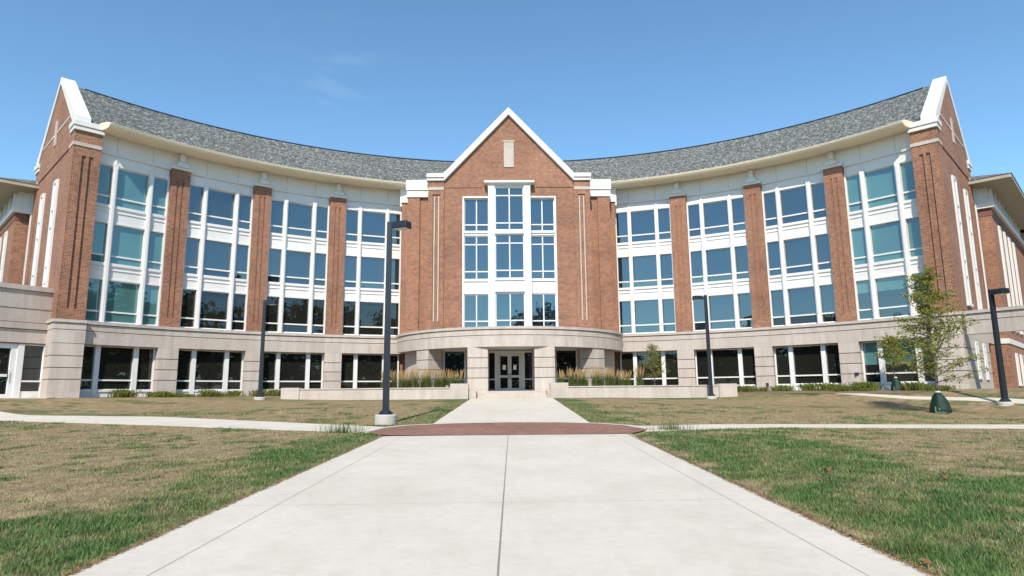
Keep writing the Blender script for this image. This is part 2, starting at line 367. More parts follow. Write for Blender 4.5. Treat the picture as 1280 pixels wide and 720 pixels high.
def drape(name, L, Rt, off, mat, n=60, m=14, extra=None, thick=0.0):
    """strip between two polylines, laid on the terrain"""
    def res(P, n):
        P = np.array(P, float); d = np.r_[0, np.cumsum(np.hypot(*np.diff(P, axis=0).T))]; t = np.linspace(0, d[-1], n)
        return np.stack([np.interp(t, d, P[:, 0]), np.interp(t, d, P[:, 1])], 1)
    A = res(L, n); B = res(Rt, n); t = np.linspace(0, 1, m)[None, :, None]
    G = A[:, None]*(1-t)+B[:, None]*t; Z = gz(G[..., 0], G[..., 1])+off
    V = np.concatenate([G, Z[..., None]], -1)
    mb = MB(); mb.v = [tuple(x) for x in V.reshape(-1, 3)]
    for i in range(n-1):
        for j in range(m-1): mb.f.append((i*m+j, i*m+j+1, (i+1)*m+j+1, (i+1)*m+j)); mb.m.append(0)
    if thick:
        edge = [i*m for i in range(n)], [i*m+m-1 for i in range(n)]
        for e in edge:
            b = len(mb.v); mb.v += [(mb.v[k][0], mb.v[k][1], mb.v[k][2]-thick) for k in e]
            for q in range(len(e)-1): mb.f.append((e[q], e[q+1], b+q+1, b+q)); mb.m.append(0)
    o = mb.build(name, mat, None, rel=False, recalc=True)
    # make sure the top faces up
    if sum(p.normal.z for p in o.data.polygons) < 0: o.data.flip_normals()
    return tag(o, kind='structure')
YY = np.linspace(-6, 17.95, 12)
drape('path', [(float(pathL(y)), y) for y in YY], [(float(pathR(y)), y) for y in YY], .030, M['concrete'], 90, 16, thick=.08)
YF = np.linspace(21.2, 41.0, 12)
drape('path_to_entrance', [(float(np.interp(y, [21, 23.3, 41.5], [-2.97, -2.95, -2.52])), y) for y in YF], [(float(np.interp(y, [21, 22.6, 40.5], [2.31, 2.32, 2.5])), y) for y in YF], .026, M['concrete'], 70, 12, thick=.08)
drape('sidewalk_left', WL_T, WL_B, .022, M['concrete'], 60, 8, thick=.08)
drape('sidewalk_right', WR_T, WR_B, .022, M['concrete'], 60, 8, thick=.08)
drape('side_path', [(18.6, 40.6), (19.6, 38.2), (20.9, 34.9), (22.4, 32.6), (23.0, 31.3), (23.6, 29.2), (25, 26)], [(19.0, 40.8), (20.1, 38.4), (21.5, 35.2), (23.0, 32.9), (23.7, 31.5), (24.3, 29.4), (25.7, 26.2)], .02, M['concrete'], 40, 4, thick=.06)
drape('entrance_pad', [(-26.9, 36.4), (-25.5, 36.6), (-24.6, 35.7)], [(-28.6, 33.4), (-26.0, 33.4), (-24.5, 34.9)], .03, M['concrete'], 10, 6, thick=.08)
# brick crossing and its pale rim
TOP = [(-4.51, 19.48), (-4.32, 20.77), (-3.72, 21.75), (-2.47, 22.35), (-.43, 22.6), (1.33, 22.35), (2.49, 21.75), (3.21, 20.84), (3.57, 19.3)]
BOT = [(-4.51, 19.30), (-4.2, 18.6), (-3.7, 18.10), (-2.42, 17.97), (-.48, 17.9), (1.3, 17.85), (2.75, 17.82), (3.25, 18.5), (3.57, 19.15)]
def grow(P, d, c=(-.45, 20.0)):
    return [(c[0]+(x-c[0])*(1+d/math.hypot(x-c[0], y-c[1])), c[1]+(y-c[1])*(1+d/math.hypot(x-c[0], y-c[1]))) for x, y in P]
drape('brick_crossing_rim', grow(TOP, .28), TOP, .036, M['concrete'], 60, 3)
drape('brick_crossing', TOP, BOT, .040, M['paver'], 60, 16)
# expansion joints cut in the path (dark sealant, flush)
drape('path_joint', [(-.70, -4), (-.69, 5.5), (-.48, 17.9)], [(-.685, -4), (-.672, 5.5), (-.466, 17.9)], .0335, M['path_joint'], 60, 2)
def seam(p, q, w=.008, name='path_joint'):
    d = Vector((q[0]-p[0], q[1]-p[1])).normalized(); nn = (-d.y*w/2, d.x*w/2)
    drape(name, [(p[0]+nn[0], p[1]+nn[1]), (q[0]+nn[0], q[1]+nn[1])], [(p[0]-nn[0], p[1]-nn[1]), (q[0]-nn[0], q[1]-nn[1])], .0335, M['joint_soft'], 40, 2)
M['joint_soft'] = plain('tooled_joint', (0.46, 0.44, 0.40), 0.9, 0.2, 9)
seam((-3.64, -2), (-3.30, 17.9)); seam((2.16, -2), (2.30, 17.9))
for y in (8.48,): seam((float(pathL(np.array(y))), y), (2.73, y), .007)
# mulch beds along the wings
def arcpts(a0, a1, r, n=24): return [(r*math.sin(a0+(a1-a0)*i/n), YC+r*math.cos(a0+(a1-a0)*i/n)) for i in range(n+1)]
drape('mulch_bed_right', arcpts(.50, .985, RR-.05), arcpts(.50, .93, RR-2.6), .022, M['mulch'], 60, 10)
drape('mulch_bed_left', arcpts(-.50, -.95, RR-.05), arcpts(-.50, -.93, RR-.8), .022, M['mulch'], 60, 6)

# ------------------------------------------------------------------ main building
bld = empty('campus_building', (0, 44.6, 1.85))
tag(bld, 'large brick building with a curved four storey front and steep central gable', 'building')
F = lambda a, r: (r*math.sin(a), YC+r*math.cos(a))
XB, YB, RHO = 0.0, 50.45, 8.65
G = lambda b, r: (r*math.sin(b), YB-r*math.cos(b))
Z_BT, Z_BB, Z_PT, Z_EV = 4.37, 3.07, 14.57, 15.70
A_IN, A_OUT, A_ST = R(54.7), R(57.15), .2775
PIERS = [A0, A0+DA, A0+2*DA]
BAYS = [(A_ST, A0-HW)] + [(A0+DA*i+HW, A0+DA*(i+1)-HW) for i in (0, 1)] + [(A0+2*DA+HW, A_IN)]
ROWS = [(4.45, 6.93, 5.05), (7.91, 10.33, 8.39), (11.41, 13.85, 11.97)]
DV = Vector((.70, .714)); DV.normalize()
def a_end(r, v):
    """angle at which the circle of radius r meets the end wall, v metres inside its outer face"""
    ox, oy = 25.07-DV.y*v, 35.88-YC+DV.x*v
    b = ox*DV.x+oy*DV.y; c = ox*ox+oy*oy-r*r; u = -b+math.sqrt(max(0, b*b-c))
    return math.atan2(ox+DV.x*u, oy+DV.y*u)
def sweep_ends(m, prof, n, v=.6, mi=0):
    k = len(prof); b = len(m.v); E_ = [a_end(r, v) for r, z in prof]
    for i in range(n+1):
        t = 2*i/n-1; m.v += [(*F(t*e, r), z) for e, (r, z) in zip(E_, prof)]
    for i in range(n):
        for j in range(k):
            m.f.append((b+i*k+j, b+i*k+(j+1) % k, b+(i+1)*k+(j+1) % k, b+(i+1)*k+j)); m.m.append(mi)
    m.f.append(tuple(b+j for j in range(k))); m.f.append(tuple(b+n*k+j for j in reversed(range(k)))); m.m += [mi, mi]
# core of brick behind everything
mb = MB()
sweep_ends(mb, [(RR+.62, -.6), (RR+10.4, -.6), (RR+10.4, 15.6), (RR+.62, 15.3)], 80, .7)
mb.build('wall', M['brick'], bld)
# belt course
def belt(m, FN, a0, a1, r, sg, n):
    """sg = -1: towards smaller radius is outwards (concave); +1 convex"""
    for z0, z1, p in ((4.20, 4.37, .20), (3.83, 4.165, .12), (3.07, 3.79, .12)):
        m.pbox(FN, a0, a1, r+sg*p, r-sg*.5, z0, z1, n, 0)
    m.pbox(FN, a0, a1, r+sg*.06, r-sg*.48, 3.10, 4.35, n, 1)
for s in (-1, 1):
    mb = MB(); belt(mb, F, s*.270, s*R(54.9), RR, -1, 40); mb.build('stone_band', [M['stone'], M['joint']], bld)
mb = MB(); belt(mb, G, -R(70.5), R(70.5), RHO, +1, 60); mb.build('stone_band', [M['stone'], M['joint']], bld)

def blocks(m, fn, z0, z1, ncourse=None):
    cuts = [-.6, 1.08, 1.72, 2.37, 3.07]
    for a, b in zip(cuts[:-1], cuts[1:]):
        fn(m, a+(.0 if a < 0 else .022), b-(.022 if b < 3 else .002), 0, 0)
    fn(m, -.5, 3.06, .045, 1)
for s in (-1, 1):
    for i, a in enumerate(PIERS):
        # brick pier with two recessed grooves
        mb = MB(); w = HW
        f = lambda q: s*(a+q*w)
        mb.pbox(F, f(-1), f(1), RR+.06, RR+.62, Z_BT-.02, Z_PT)
        for q0, q1 in ((-1, -.36), (-.17, .17), (.36, 1)): mb.pbox(F, f(q0), f(q1), RR, RR+.06, 4.95, 13.85)
        for z0, z1 in ((Z_BT+.002, 4.95), (13.85, Z_PT)): mb.pbox(F, f(-1), f(1), RR, RR+.06, z0, z1)
        mb.build('brick_pier', M['brick'], bld)
        mb = MB()
        blocks(mb, lambda m, z0, z1, rec, mi: m.pbox(F, s*(a-HW*1.03+rec/RR), s*(a+HW*1.03-rec/RR), RR-.12+rec, RR+.5, z0, z1, 1, mi), 0, 0)
        mb.build('stone_pier', [M['stone'], M['joint']], bld, bevel=.012)
        # white ledge and console bracket above the pier
        mb = MB()
        mb.pbox(F, s*(a-HW*1.12), s*(a+HW*1.12), RR-.10, RR+.45, Z_PT+.003, Z_PT+.17)
        for z0, z1, h0, h1, d0, d1 in ((Z_PT+.17, Z_PT+.34, .36, .34, -.22, -.20), (Z_PT+.34, Z_PT+.55, .34, .17, -.20, -.10), (Z_PT+.55, 15.63, .15, .15, -.16, -.16)):
            rg = lambda h, d, z: [(*F(s*(a+t*h/RR), r), z) for t, r in ((-1, RR+d), (1, RR+d), (1, RR+.40), (-1, RR+.40))]
            mb.hexa(rg(h0, d0, z0), rg(h1, d1, z1))
        mb.build('bracket', M['white'], bld)
    for bi, (b0, b1) in enumerate(BAYS):
        wd = (b1-b0)*RR; ang = lambda x: s*(b0+x/RR)            # x metres from the inner edge of the bay
        fe, mw_ = .10, .27; nw = (wd-2*fe-2*mw_)*.245; ww = wd-2*fe-2*mw_-2*nw
        xs_ = [fe, fe+nw, fe+nw+mw_, fe+nw+mw_+ww, fe+nw+2*mw_+ww, wd-fe]
        # white panelling: mullion columns, spandrels, frieze
        mb = MB()
        for q0, q1 in ((0, fe), (xs_[1], xs_[2]), (xs_[3], xs_[4]), (wd-fe, wd)):
            big = q1-q0 > .2
            mb.pbox(F, ang(q0), ang(q1), RR+(.10 if big else .22), RR+.60, Z_BT-.02, 14.02)
            if big:                                             # rounded nose running up to the frieze
                c = (q0+q1)/2; mb.pbox(F, ang(c-.075), ang(c+.075), RR+.05, RR+.10, Z_BT+.001, 13.75)
                mb.pbox(F, ang(c-.06), ang(c+.06), RR+.16, RR+.24, 14.02, 14.5)
        for z0, z1 in ((6.93, 7.91), (10.33, 11.41)):
            mb.pbox(F, ang(.02), ang(wd-.02), RR+.30, RR+.60, z0, z1)
            mb.pbox(F, ang(.03), ang(wd-.03), RR+.22, RR+.32, z1-.16, z1+.02)      # sill
            mb.pbox(F, ang(.03), ang(wd-.03), RR+.25, RR+.32, z1-.42, z1-.36)      # moulding
            mb.pbox(F, ang(.03), ang(wd-.03), RR+.26, RR+.32, z0-.03, z0+.10)
        mb.pbox(F, ang(.02), ang(wd-.02), RR+.28, RR+.60, 13.85, 14.50)
        mb.pbox(F, ang(.02), ang(wd-.02), RR+.30, RR+.60, 4.38, 4.45)
        mb.build('white_panel', M['white'], bld, bevel=.012)
        mb = MB()
        mb.pbox(F, ang(-.6 if bi else 0), ang(wd+.6 if bi < 3 else wd), RR+.20, RR+.60, 14.60, 15.69, 4)
        mb.pbox(F, ang(.0), ang(wd), RR+.12, RR+.5, 14.50, 14.60, 3)
        for x in ((xs_[1]+xs_[2])/2, (xs_[3]+xs_[4])/2):         # panel joints of the frieze
            mb.pbox(F, ang(x-.012), ang(x+.012), RR+.194, RR+.3, 14.61, 15.68, 1, 1)
        mb.build('frieze', [M['white'], M['seam']], bld)
        # windows: three upper rows plus ground floor
        for ri, (z0, z1, zt) in enumerate([(0.50, 3.03, 1.07)] + ROWS):
            g = ri == 0
            rp = RR+.46 if g else RR+.40
            fm = MB()
            if g:
                for q0, q1 in ((0.0, fe), (xs_[1], xs_[2]), (xs_[3], xs_[4]), (wd-fe, wd)): fm.pbox(F, ang(q0), ang(q1), RR+.28 if q1-q0 > .2 else RR+.36, RR+.6, .06, 3.075)
                fm.pbox(F, ang(.02), ang(wd-.02), RR+.40, RR+.6, -.4, z0)
                fm.pbox(F, ang(.02), ang(wd-.02), RR+.34, RR+.6, z0-.10, z0+.01)
            for q0, q1 in ((xs_[0], xs_[1]), (xs_[2], xs_[3]), (xs_[4], xs_[5])):
                fm.pbox(F, ang(q0-.01), ang(q1+.01), rp-.08, rp+.05, zt-.045, zt+.045)
                fm.pbox(F, ang(q0-.01), ang(q1+.01), rp-.05, rp+.05, z1-.04, z1+.01)
                fm.pbox(F, ang(q0-.01), ang(q1+.01), rp-.05, rp+.05, z0-.01, z0+.04)
            fm.pbox(F, ang(.015), ang(wd-.015), rp+.055, rp+.10, z1-.06, z1+.02); fm.pbox(F, ang(.015), ang(wd-.015), rp+.055, rp+.10, z0-.02, z0+.06)
            for q in (.0125, wd-.0625): fm.pbox(F, ang(q), ang(q+.05), rp+.055, rp+.10, z0-.02, z1+.02)
            w = fm.build('window', M['white'], bld)
            pn = MB()
            for k, (q0, q1) in enumerate(((xs_[0], xs_[1]), (xs_[2], xs_[3]), (xs_[4], xs_[5]))):
                blind = bi == 3
                zb = zt                                       # bottom edge of the blind
                mi = 1 if g else 0
                segs = [(z0, zt, mi), (zt, z1, mi)]
                if bi == 3 and s < 0 and not g: segs = [(z0, zt, 2), (zt, z1, 2)]
                if bi == 3 and s > 0:
                    if ri in (2, 3): segs = [(z0, zt, 2), (zt, z1, 2)]
                    elif ri == 1: segs = [(z0, zt, 0), (zt, 6.12, 0), (6.12, z1, 2)]
                    else: segs = [(z0, zt, 1), (zt, 1.62, 1), (1.62, z1, 2)]
                if ri == 1 and s < 0 and bi in (0, 1, 2): segs = [(z0, zt, 1), (zt, z1, 1)]
                if ri == 1 and s > 0 and bi == 2: segs = [(z0, zt, 1), (zt, z1, 0)]
                for za, zc, m_ in segs:
                    j = [random.uniform(-.022, .022) for _ in range(3)]
                    q4 = [(*F(ang(q0), rp+j[0]), za), (*F(ang(q1), rp+j[1]), za), (*F(ang(q1), rp+j[1]+j[2]), zc), (*F(ang(q0), rp+j[0]+j[2]), zc)]
                    pn.poly(q4 if s > 0 else q4[::-1], m_)
            pn.build('pane', [M['glass'], M['glass_dark'], M['glass_blind']], w, recalc=False)
    # eave: cream soffit with a rounded gutter
    mb = MB()
    mb.sweep(F, [(RR+.5, 15.70), (RR+.2, 15.70), (RR-.85, 15.60), (RR-1.12, 15.60), (RR-1.30, 15.66), (RR-1.40, 15.78), (RR-1.40, 15.88), (RR-.9, 16.02), (RR+.5, 16.2)], s*.175, s*R(54.9), 60)
    mb.build('eave', M['cream'], bld)
# roof, one sheet with thickness
mb = MB()
mb.sweep(F, [(RR-1.42, 15.84), (RR-.15, 15.99), (RR-.15, 15.80), (RR-1.30, 15.70)], -R(54.75), R(54.75), 120)
sweep_ends(mb, [(RR-.15, 15.99), (RR+5, 20.15), (RR+10.15, 15.99), (RR+10.15, 15.8), (RR+5, 19.9), (RR-.05, 15.80)], 120, .55)
mb.build('roof', M['shingle'], bld)
mb = MB(); sweep_ends(mb, [(RR+4.85, 20.08), (RR+5, 20.20), (RR+5.15, 20.08)], 120, 1.2); mb.build('ridge_cap', M['lamp_metal'], bld)

# end pavilions: thick gabled walls
for s in (-1, 1):
    O = (25.07*s, 35.88); D = (DV.x*s, DV.y); Pp = (-DV.y*s, DV.x)      # D into depth, Pp along the thickness towards the facade
    TH = 1.34
    P = lambda u, v, z: (O[0]+D[0]*u+Pp[0]*v, O[1]+D[1]*u+Pp[1]*v, z)
    mb = MB()
    out = [(0.10, Z_BT-.02), (11, Z_BT-.02), (11, 15.35), (0.10, 15.35)]
    mb.hexa([P(u, 0, z) for u, z in out], [P(u, TH, z) for u, z in out])
    out = [(.30, 15.35), (10.7, 15.35), (10.7, 16.1), (5.5, 20.15), (.30, 16.1)]
    mb.hexa([P(u, 0, z) for u, z in out], [P(u, .58, z) for u, z in out])
    # front strips leaving two grooves
    for v0, v1 in ((0, .40), (.60, .76), (.96, TH)): mb.obox(O, D, Pp, 0, .10, v0, v1, 5.0, 13.9)
    for z0, z1 in ((Z_BT+.002, 5.0), (13.9, 15.35)): mb.obox(O, D, Pp, 0, .10, 0, TH, z0, z1)
    # raised border of the end wall (recess line under the gable)
    mb.obox(O, D, Pp, .0, 1.15, -.06, .02, Z_BT+.01, 15.34); mb.obox(O, D, Pp, 10.0, 11.0, -.06, .02, Z_BT+.01, 15.34)
    tri = [(1.15, 14.55), (9.99, 14.55), (10.0, 15.34), (10.2, 16.1), (5.5, 19.9), (.8, 16.1), (1.15, 15.34)]
    mb.hexa([P(u, -.06, z) for u, z in tri], [P(u, .02, z) for u, z in tri])
    mb.build('end_wall', M['brick'], bld)
    # coping: sloped slabs, kneeler blocks and moulded returns
    for m_ in (0, 1):
        X = (lambda u: u) if m_ == 0 else (lambda u: 11-u)
        mb = MB()
        pts = [(.30, 15.926), (.60, 15.926), (5.5, 20.16), (5.5, 20.60), (.30, 16.52)]
        mb.hexa([P(X(u), -.12, z) for u, z in pts], [P(X(u), .66, z) for u, z in pts])
        pts = [(-.08, 15.925), (.55, 15.925), (.30, 16.525), (-.08, 16.22)]
        mb.hexa([P(X(u), -.125, z) for u, z in pts], [P(X(u), .665, z) for u, z in pts])
        def mo(u0, u1, e, z0, z1):
            p, q = sorted((X(u0), X(u1))); mb.obox(O, D, Pp, p, q, -.10-e, TH+.02+e, z0, z1)
        mo(-.14, 1.0, .04, 15.36, 15.58); mo(-.20, 1.04, .10, 15.61, 15.92); mo(-.10, .98, 0, 15.57, 15.62)
        mb.build('coping', M['coping'], bld, bevel=.015)
        mb = MB(); p, q = sorted((X(-.05), X(1.0))); mb.obox(O, D, Pp, p, q, -.10, TH+.02 if m_ == 0 else .3, 14.45, 14.66); mb.build('stone_trim', M['stone'], bld)
    mb = MB(); mb.obox(O, D, Pp, 1.7, 5.2, -.09, .0, 16.62, 16.76); mb.obox(O, D, Pp, 5.8, 9.3, -.09, .0, 16.62, 16.76)
    mb.obox(O, D, Pp, 5.2, 5.8, -.10, .0, 15.9, 17.6)
    mb.build('stone_cross', M['stone'], bld)
    mb = MB(); mb.obox(O, D, Pp, 11.0, 11.16, -.14, .06, Z_BT, 14.4); mb.build('downspout', M['white'], bld)
    # slim windows
    for u in (3.3, 7.2):
        z0, z1 = 5.2, 13.2
        fm = MB()
        for a, b, d in ((0, .42, -.10), (.98, 1.18, -.10)): fm.obox(O, D, Pp, u+a, u+b, d, -.0, z0, z1)
        fm.obox(O, D, Pp, u+.42, u+.98, -.10, 0, z1-.12, z1+.06); fm.obox(O, D, Pp, u-.05, u+1.23, -.16, 0, z0-.18, z0)
        for zz in (6.93, 7.91, 10.33, 11.41): fm.obox(O, D, Pp, u+.42, u+.98, -.09, -.01, zz-.06, zz+.06)
        w = fm.build('window', M['white'], bld)
        pn = MB(); pn.poly([P(u+.42, -.03, z0), P(u+.98, -.03, z0), P(u+.98, -.03, z1-.1), P(u+.42, -.03, z1-.1)]); pn.build('pane', M['glass'], w, recalc=False)
    # stone base of the pavilion
    mb = MB()
    def stb(m, z0, z1, rec, mi): m.obox(O, D, Pp, -.12+rec, 8.6-rec, -.14+rec, TH-rec+.05, z0, z1, mi)
    blocks(mb, stb, 0, 0)
    mb.build('stone_pier', [M['stone'], M['joint']], bld)
    mb = MB()
    for z0, z1, p in ((4.20, 4.37, .20), (3.83, 4.165, .12), (3.07, 3.79, .12)): mb.obox(O, D, Pp, -.02-p, 11.0, -.02-p, TH+.06, z0, z1)
    mb.obox(O, D, Pp, -.08, 10.9, -.08, TH+.03, 3.08, 4.36, 1)
    mb.build('stone_band', [M['stone'], M['joint']], bld)
    for u in (3.4, 6.1):
        fm = MB(); 
        for a, b in ((0, .12), (.62, .74)): fm.obox(O, D, Pp, u+a, u+b, -.20, -.1, .75, 2.75)
        fm.obox(O, D, Pp, u, u+.74, -.20, -.1, 2.75, 2.87); fm.obox(O, D, Pp, u-.06, u+.80, -.24, -.1, .63, .75)
        w = fm.build('window', M['white'], bld)
        pn = MB(); pn.poly([P(u+.1, -.165, .75), P(u+.64, -.165, .75), P(u+.64, -.165, 2.76), P(u+.1, -.165, 2.76)]); pn.build('pane', M['glass_blind'], w, recalc=False)

# central gabled bay
Y0 = 44.6
mb = MB()
for s in (-1, 1):
    xx = sorted((s*3.25, s*4.62)); mb.box(xx[0], xx[1], Y0, Y0+.9, Z_BT-.02, 13.90)
    xx = sorted((s*1.30, s*3.25)); 
    # corner piers, slightly proud, with a slot for two stone strips
    xa = [sorted((s*p, s*q)) for p, q in ((4.62, 4.90), (5.40, 5.75))]
    for a, b in xa: mb.box(a, b, Y0-.10, Y0+1.6, 4.9, 14.1)
    a, b = sorted((s*4.90, s*5.40)); mb.box(a, b, Y0-.02, Y0+1.6, 4.9, 14.1)
    a, b = sorted((s*4.62, s*5.75)); mb.box(a, b, Y0-.10, Y0+1.6, Z_BT-.02, 4.9); mb.box(a, b, Y0-.10, Y0+1.6, 14.1, 15.08)
poly = [(-4.62, 13.90), (-1.55, 13.90), (-1.55, 14.72), (1.55, 14.72), (1.55, 13.90), (4.62, 13.90), (4.62, 15.1), (0, 20.12), (-4.62, 15.1)]
def ext(m, pts, y0, y1, mi=0):
    k = len(pts); b = len(m.v); m.v += [(x, y0, z) for x, z in pts] + [(x, y1, z) for x, z in pts]
    m.f.append(tuple(b+i for i in range(k))); m.f.append(tuple(b+k+i for i in reversed(range(k)))); m.m += [mi, mi]
    for i in range(k): j = (i+1) % k; m.f.append((b+i, b+k+i, b+k+j, b+j)); m.m.append(mi)
ext(mb, poly, Y0, Y0+.9)
up_ = [(-4.60, 14.62), (-1.9, 14.62), (-1.9, 14.98), (1.9, 14.98), (1.9, 14.62), (4.60, 14.62), (4.60, 15.12), (0, 20.08), (-4.60, 15.12)]
ext(mb, up_, Y0-.05, Y0)                                         # upper gable field stands a little proud
mb.box(-5.7, 5.7, Y0+.9, 56, 13.0, 15.2); mb.box(-5.7, -4.6, Y0+1.6, 50, 4, 13.0); mb.box(4.6, 5.7, Y0+1.6, 50, 4, 13.0)
mb.build('gable_wall', M['brick'], bld)
mb = MB()
for s in (-1, 1):
    ext(mb, [(s*4.60, 15.10), (0, 20.04), (0, 20.59), (s*4.66, 15.62)], Y0-.30, Y0+.7)
    a, b = sorted((s*4.60, s*5.86)); mb.box(a, b, Y0-.24, Y0+1.7, 15.09, 15.30); mb.box(a, b, Y0-.33, Y0+1.75, 15.31, 15.60)
mb.build('coping', M['coping'], bld, bevel=.015)
mb = MB()
for s in (-1, 1):
    ext(mb, [(s*5.9, 15.15), (0, 20.30), (0, 20.05), (s*5.9, 14.9)], Y0+.7, 56)
mb.build('roof', M['shingle'], bld)
for s in (-1, 1):
    mb = MB(); a, b = sorted((s*4.63, s*5.74)); mb.box(a, b, Y0-.14, Y0, 14.42, 14.64); mb.build('stone_trim', M['stone'], bld)
    for x0, x1 in ((4.96, 5.04), (5.26, 5.34)):
        mb = MB(); a, b = sorted((s*x0, s*x1)); mb.box(a, b, Y0-.09, Y0+.05, 5.03, 13.95); mb.build('stone_strip', M['stone'], bld)
mb = MB(); mb.box(-.36, .36, Y0-.12, Y0+.05, 16.11, 18.07); mb.box(-.42, .42, Y0-.15, Y0+.05, 18.0, 18.12)
mb.build('gable_vent', M['stone'], bld, bevel=.01)
# set-back wings of the central bay with white caps
for s in (-1, 1):
    mb = MB()
    a, b = sorted((s*5.70, s*6.52)); mb.box(a, b, 46.20, 50, 3.8, 14.36)
    a, b = sorted((s*6.52, s*7.42)); mb.box(a, b, 46.05, 50, 3.8, 14.36)
    a, b = sorted((s*7.42, s*8.02)); mb.box(a, b, 47.25, 50, 3.8, 14.30)
    mb.build('wing_wall', M['brick'], bld)
    mb = MB(); a, b = sorted((s*7.0, s*8.25)); mb.box(a, b, 47.75, 49.5, 14.2, 15.72); mb.build('frieze', M['white'], bld)
for s in (-1, 1):
    mb = MB(); a, b = sorted((s*5.76, s*7.50)); mb.box(a, b, 45.97, 50.0, 14.37, 14.86); a, b = sorted((s*5.76, s*7.55)); mb.box(a, b, 45.90, 50.0, 14.88, 15.66)
    a, b = sorted((s*7.42, s*8.10)); mb.box(a, b, 47.15, 50, 14.3, 14.6)
    mb.build('wing_cap', M['coping'], bld, bevel=.015)
# big central window: nine lights
def cw(x0, x1, z0, z1, vm, hz, y, fr=.07):
    fm = MB(); a = (x0+x1)/2
    fm.box(x0, x0+fr, y-.07, y+.06, z0, z1); fm.box(x1-fr, x1, y-.07, y+.06, z0, z1)
    fm.box(x0+fr, x1-fr, y-.07, y+.06, z0, z0+fr); fm.box(x0+fr, x1-fr, y-.07, y+.06, z1-fr, z1)
    fm.box(a-.04, a+.04, y-.05, y+.05, z0+fr, z1-fr)
    for h in hz: fm.box(x0+fr, x1-fr, y-.04, y+.045, h-.04, h+.04)
    w = fm.build('window', M['white'], bld)
    pn = MB(); zs = [z0] + list(hz) + [z1]
    for k in range(len(zs)-1):
        for p, q in ((x0+.01, a), (a, x1-.01)):
            j = [random.uniform(-.006, .006) for _ in range(3)]
            pn.poly([(p, y+.02+j[0], zs[k]), (q, y+.02+j[1], zs[k]), (q, y+.02+j[1]+j[2], zs[k+1]), (p, y+.02+j[0]+j[2], zs[k+1])])
    pn.build('pane', M['glass'], w, recalc=False)
for x0, x1, y in ((-3.22, -1.45, Y0+.22), (-1.02, 1.02, Y0-.20), (1.45, 3.22, Y0+.22)):
    c = abs(x0) < 1.2
    cw(x0, x1, 4.42, 6.95, 1, (5.05,), y)
    cw(x0, x1, 7.96, 11.12, 1, (8.55, 10.49), y)
    cw(x0, x1, 11.42, 14.55 if c else 13.85, 1, ((11.95, 13.95) if c else (11.93,)), y)
mb = MB()
for s in (-1, 1):
    a, b = sorted((s*1.02, s*1.50)); mb.box(a, b, Y0-.42, Y0+.4, 4.39, 14.66)
    a, b = sorted((s*3.21, s*3.32)); mb.box(a, b, Y0-.06, Y0+.4, 4.39, 13.96)
    a, b = sorted((s*1.50, s*3.21)); mb.box(a, b, Y0-.06, Y0+.4, 13.85, 13.96)
    for z0, z1 in ((6.95, 7.96), (11.12, 11.42)): mb.box(a, b, Y0+.08, Y0+.5, z0, z1); mb.box(a, b, Y0+.0, Y0+.2, z1-.14, z1-.01)
for z0, z1 in ((6.95, 7.96), (11.12, 11.42), (14.55, 14.68)): mb.box(-1.02, 1.02, Y0-.34, Y0+.4, z0, z1)
for z0, z1 in ((7.82, 7.95), (7.02, 7.08), (11.14, 11.18)): mb.box(-1.02, 1.02, Y0-.42, Y0-.34, z0, z1)
mb.box(-1.56, 1.56, Y0-.50, Y0+.3, 14.69, 14.80); mb.box(-1.78, 1.78, Y0-.62, Y0+.3, 14.803, 14.95)
mb.build('white_panel', M['white'], bld, bevel=.012)
mb = MB(); mb.box(-4.6, 4.6, Y0+.62, Y0+.9, 4.0, 13.9); mb.box(-1.3, 1.3, Y0+.62, Y0+.9, 13.9, 14.7); mb.build('inner_wall', M['dark'], bld)
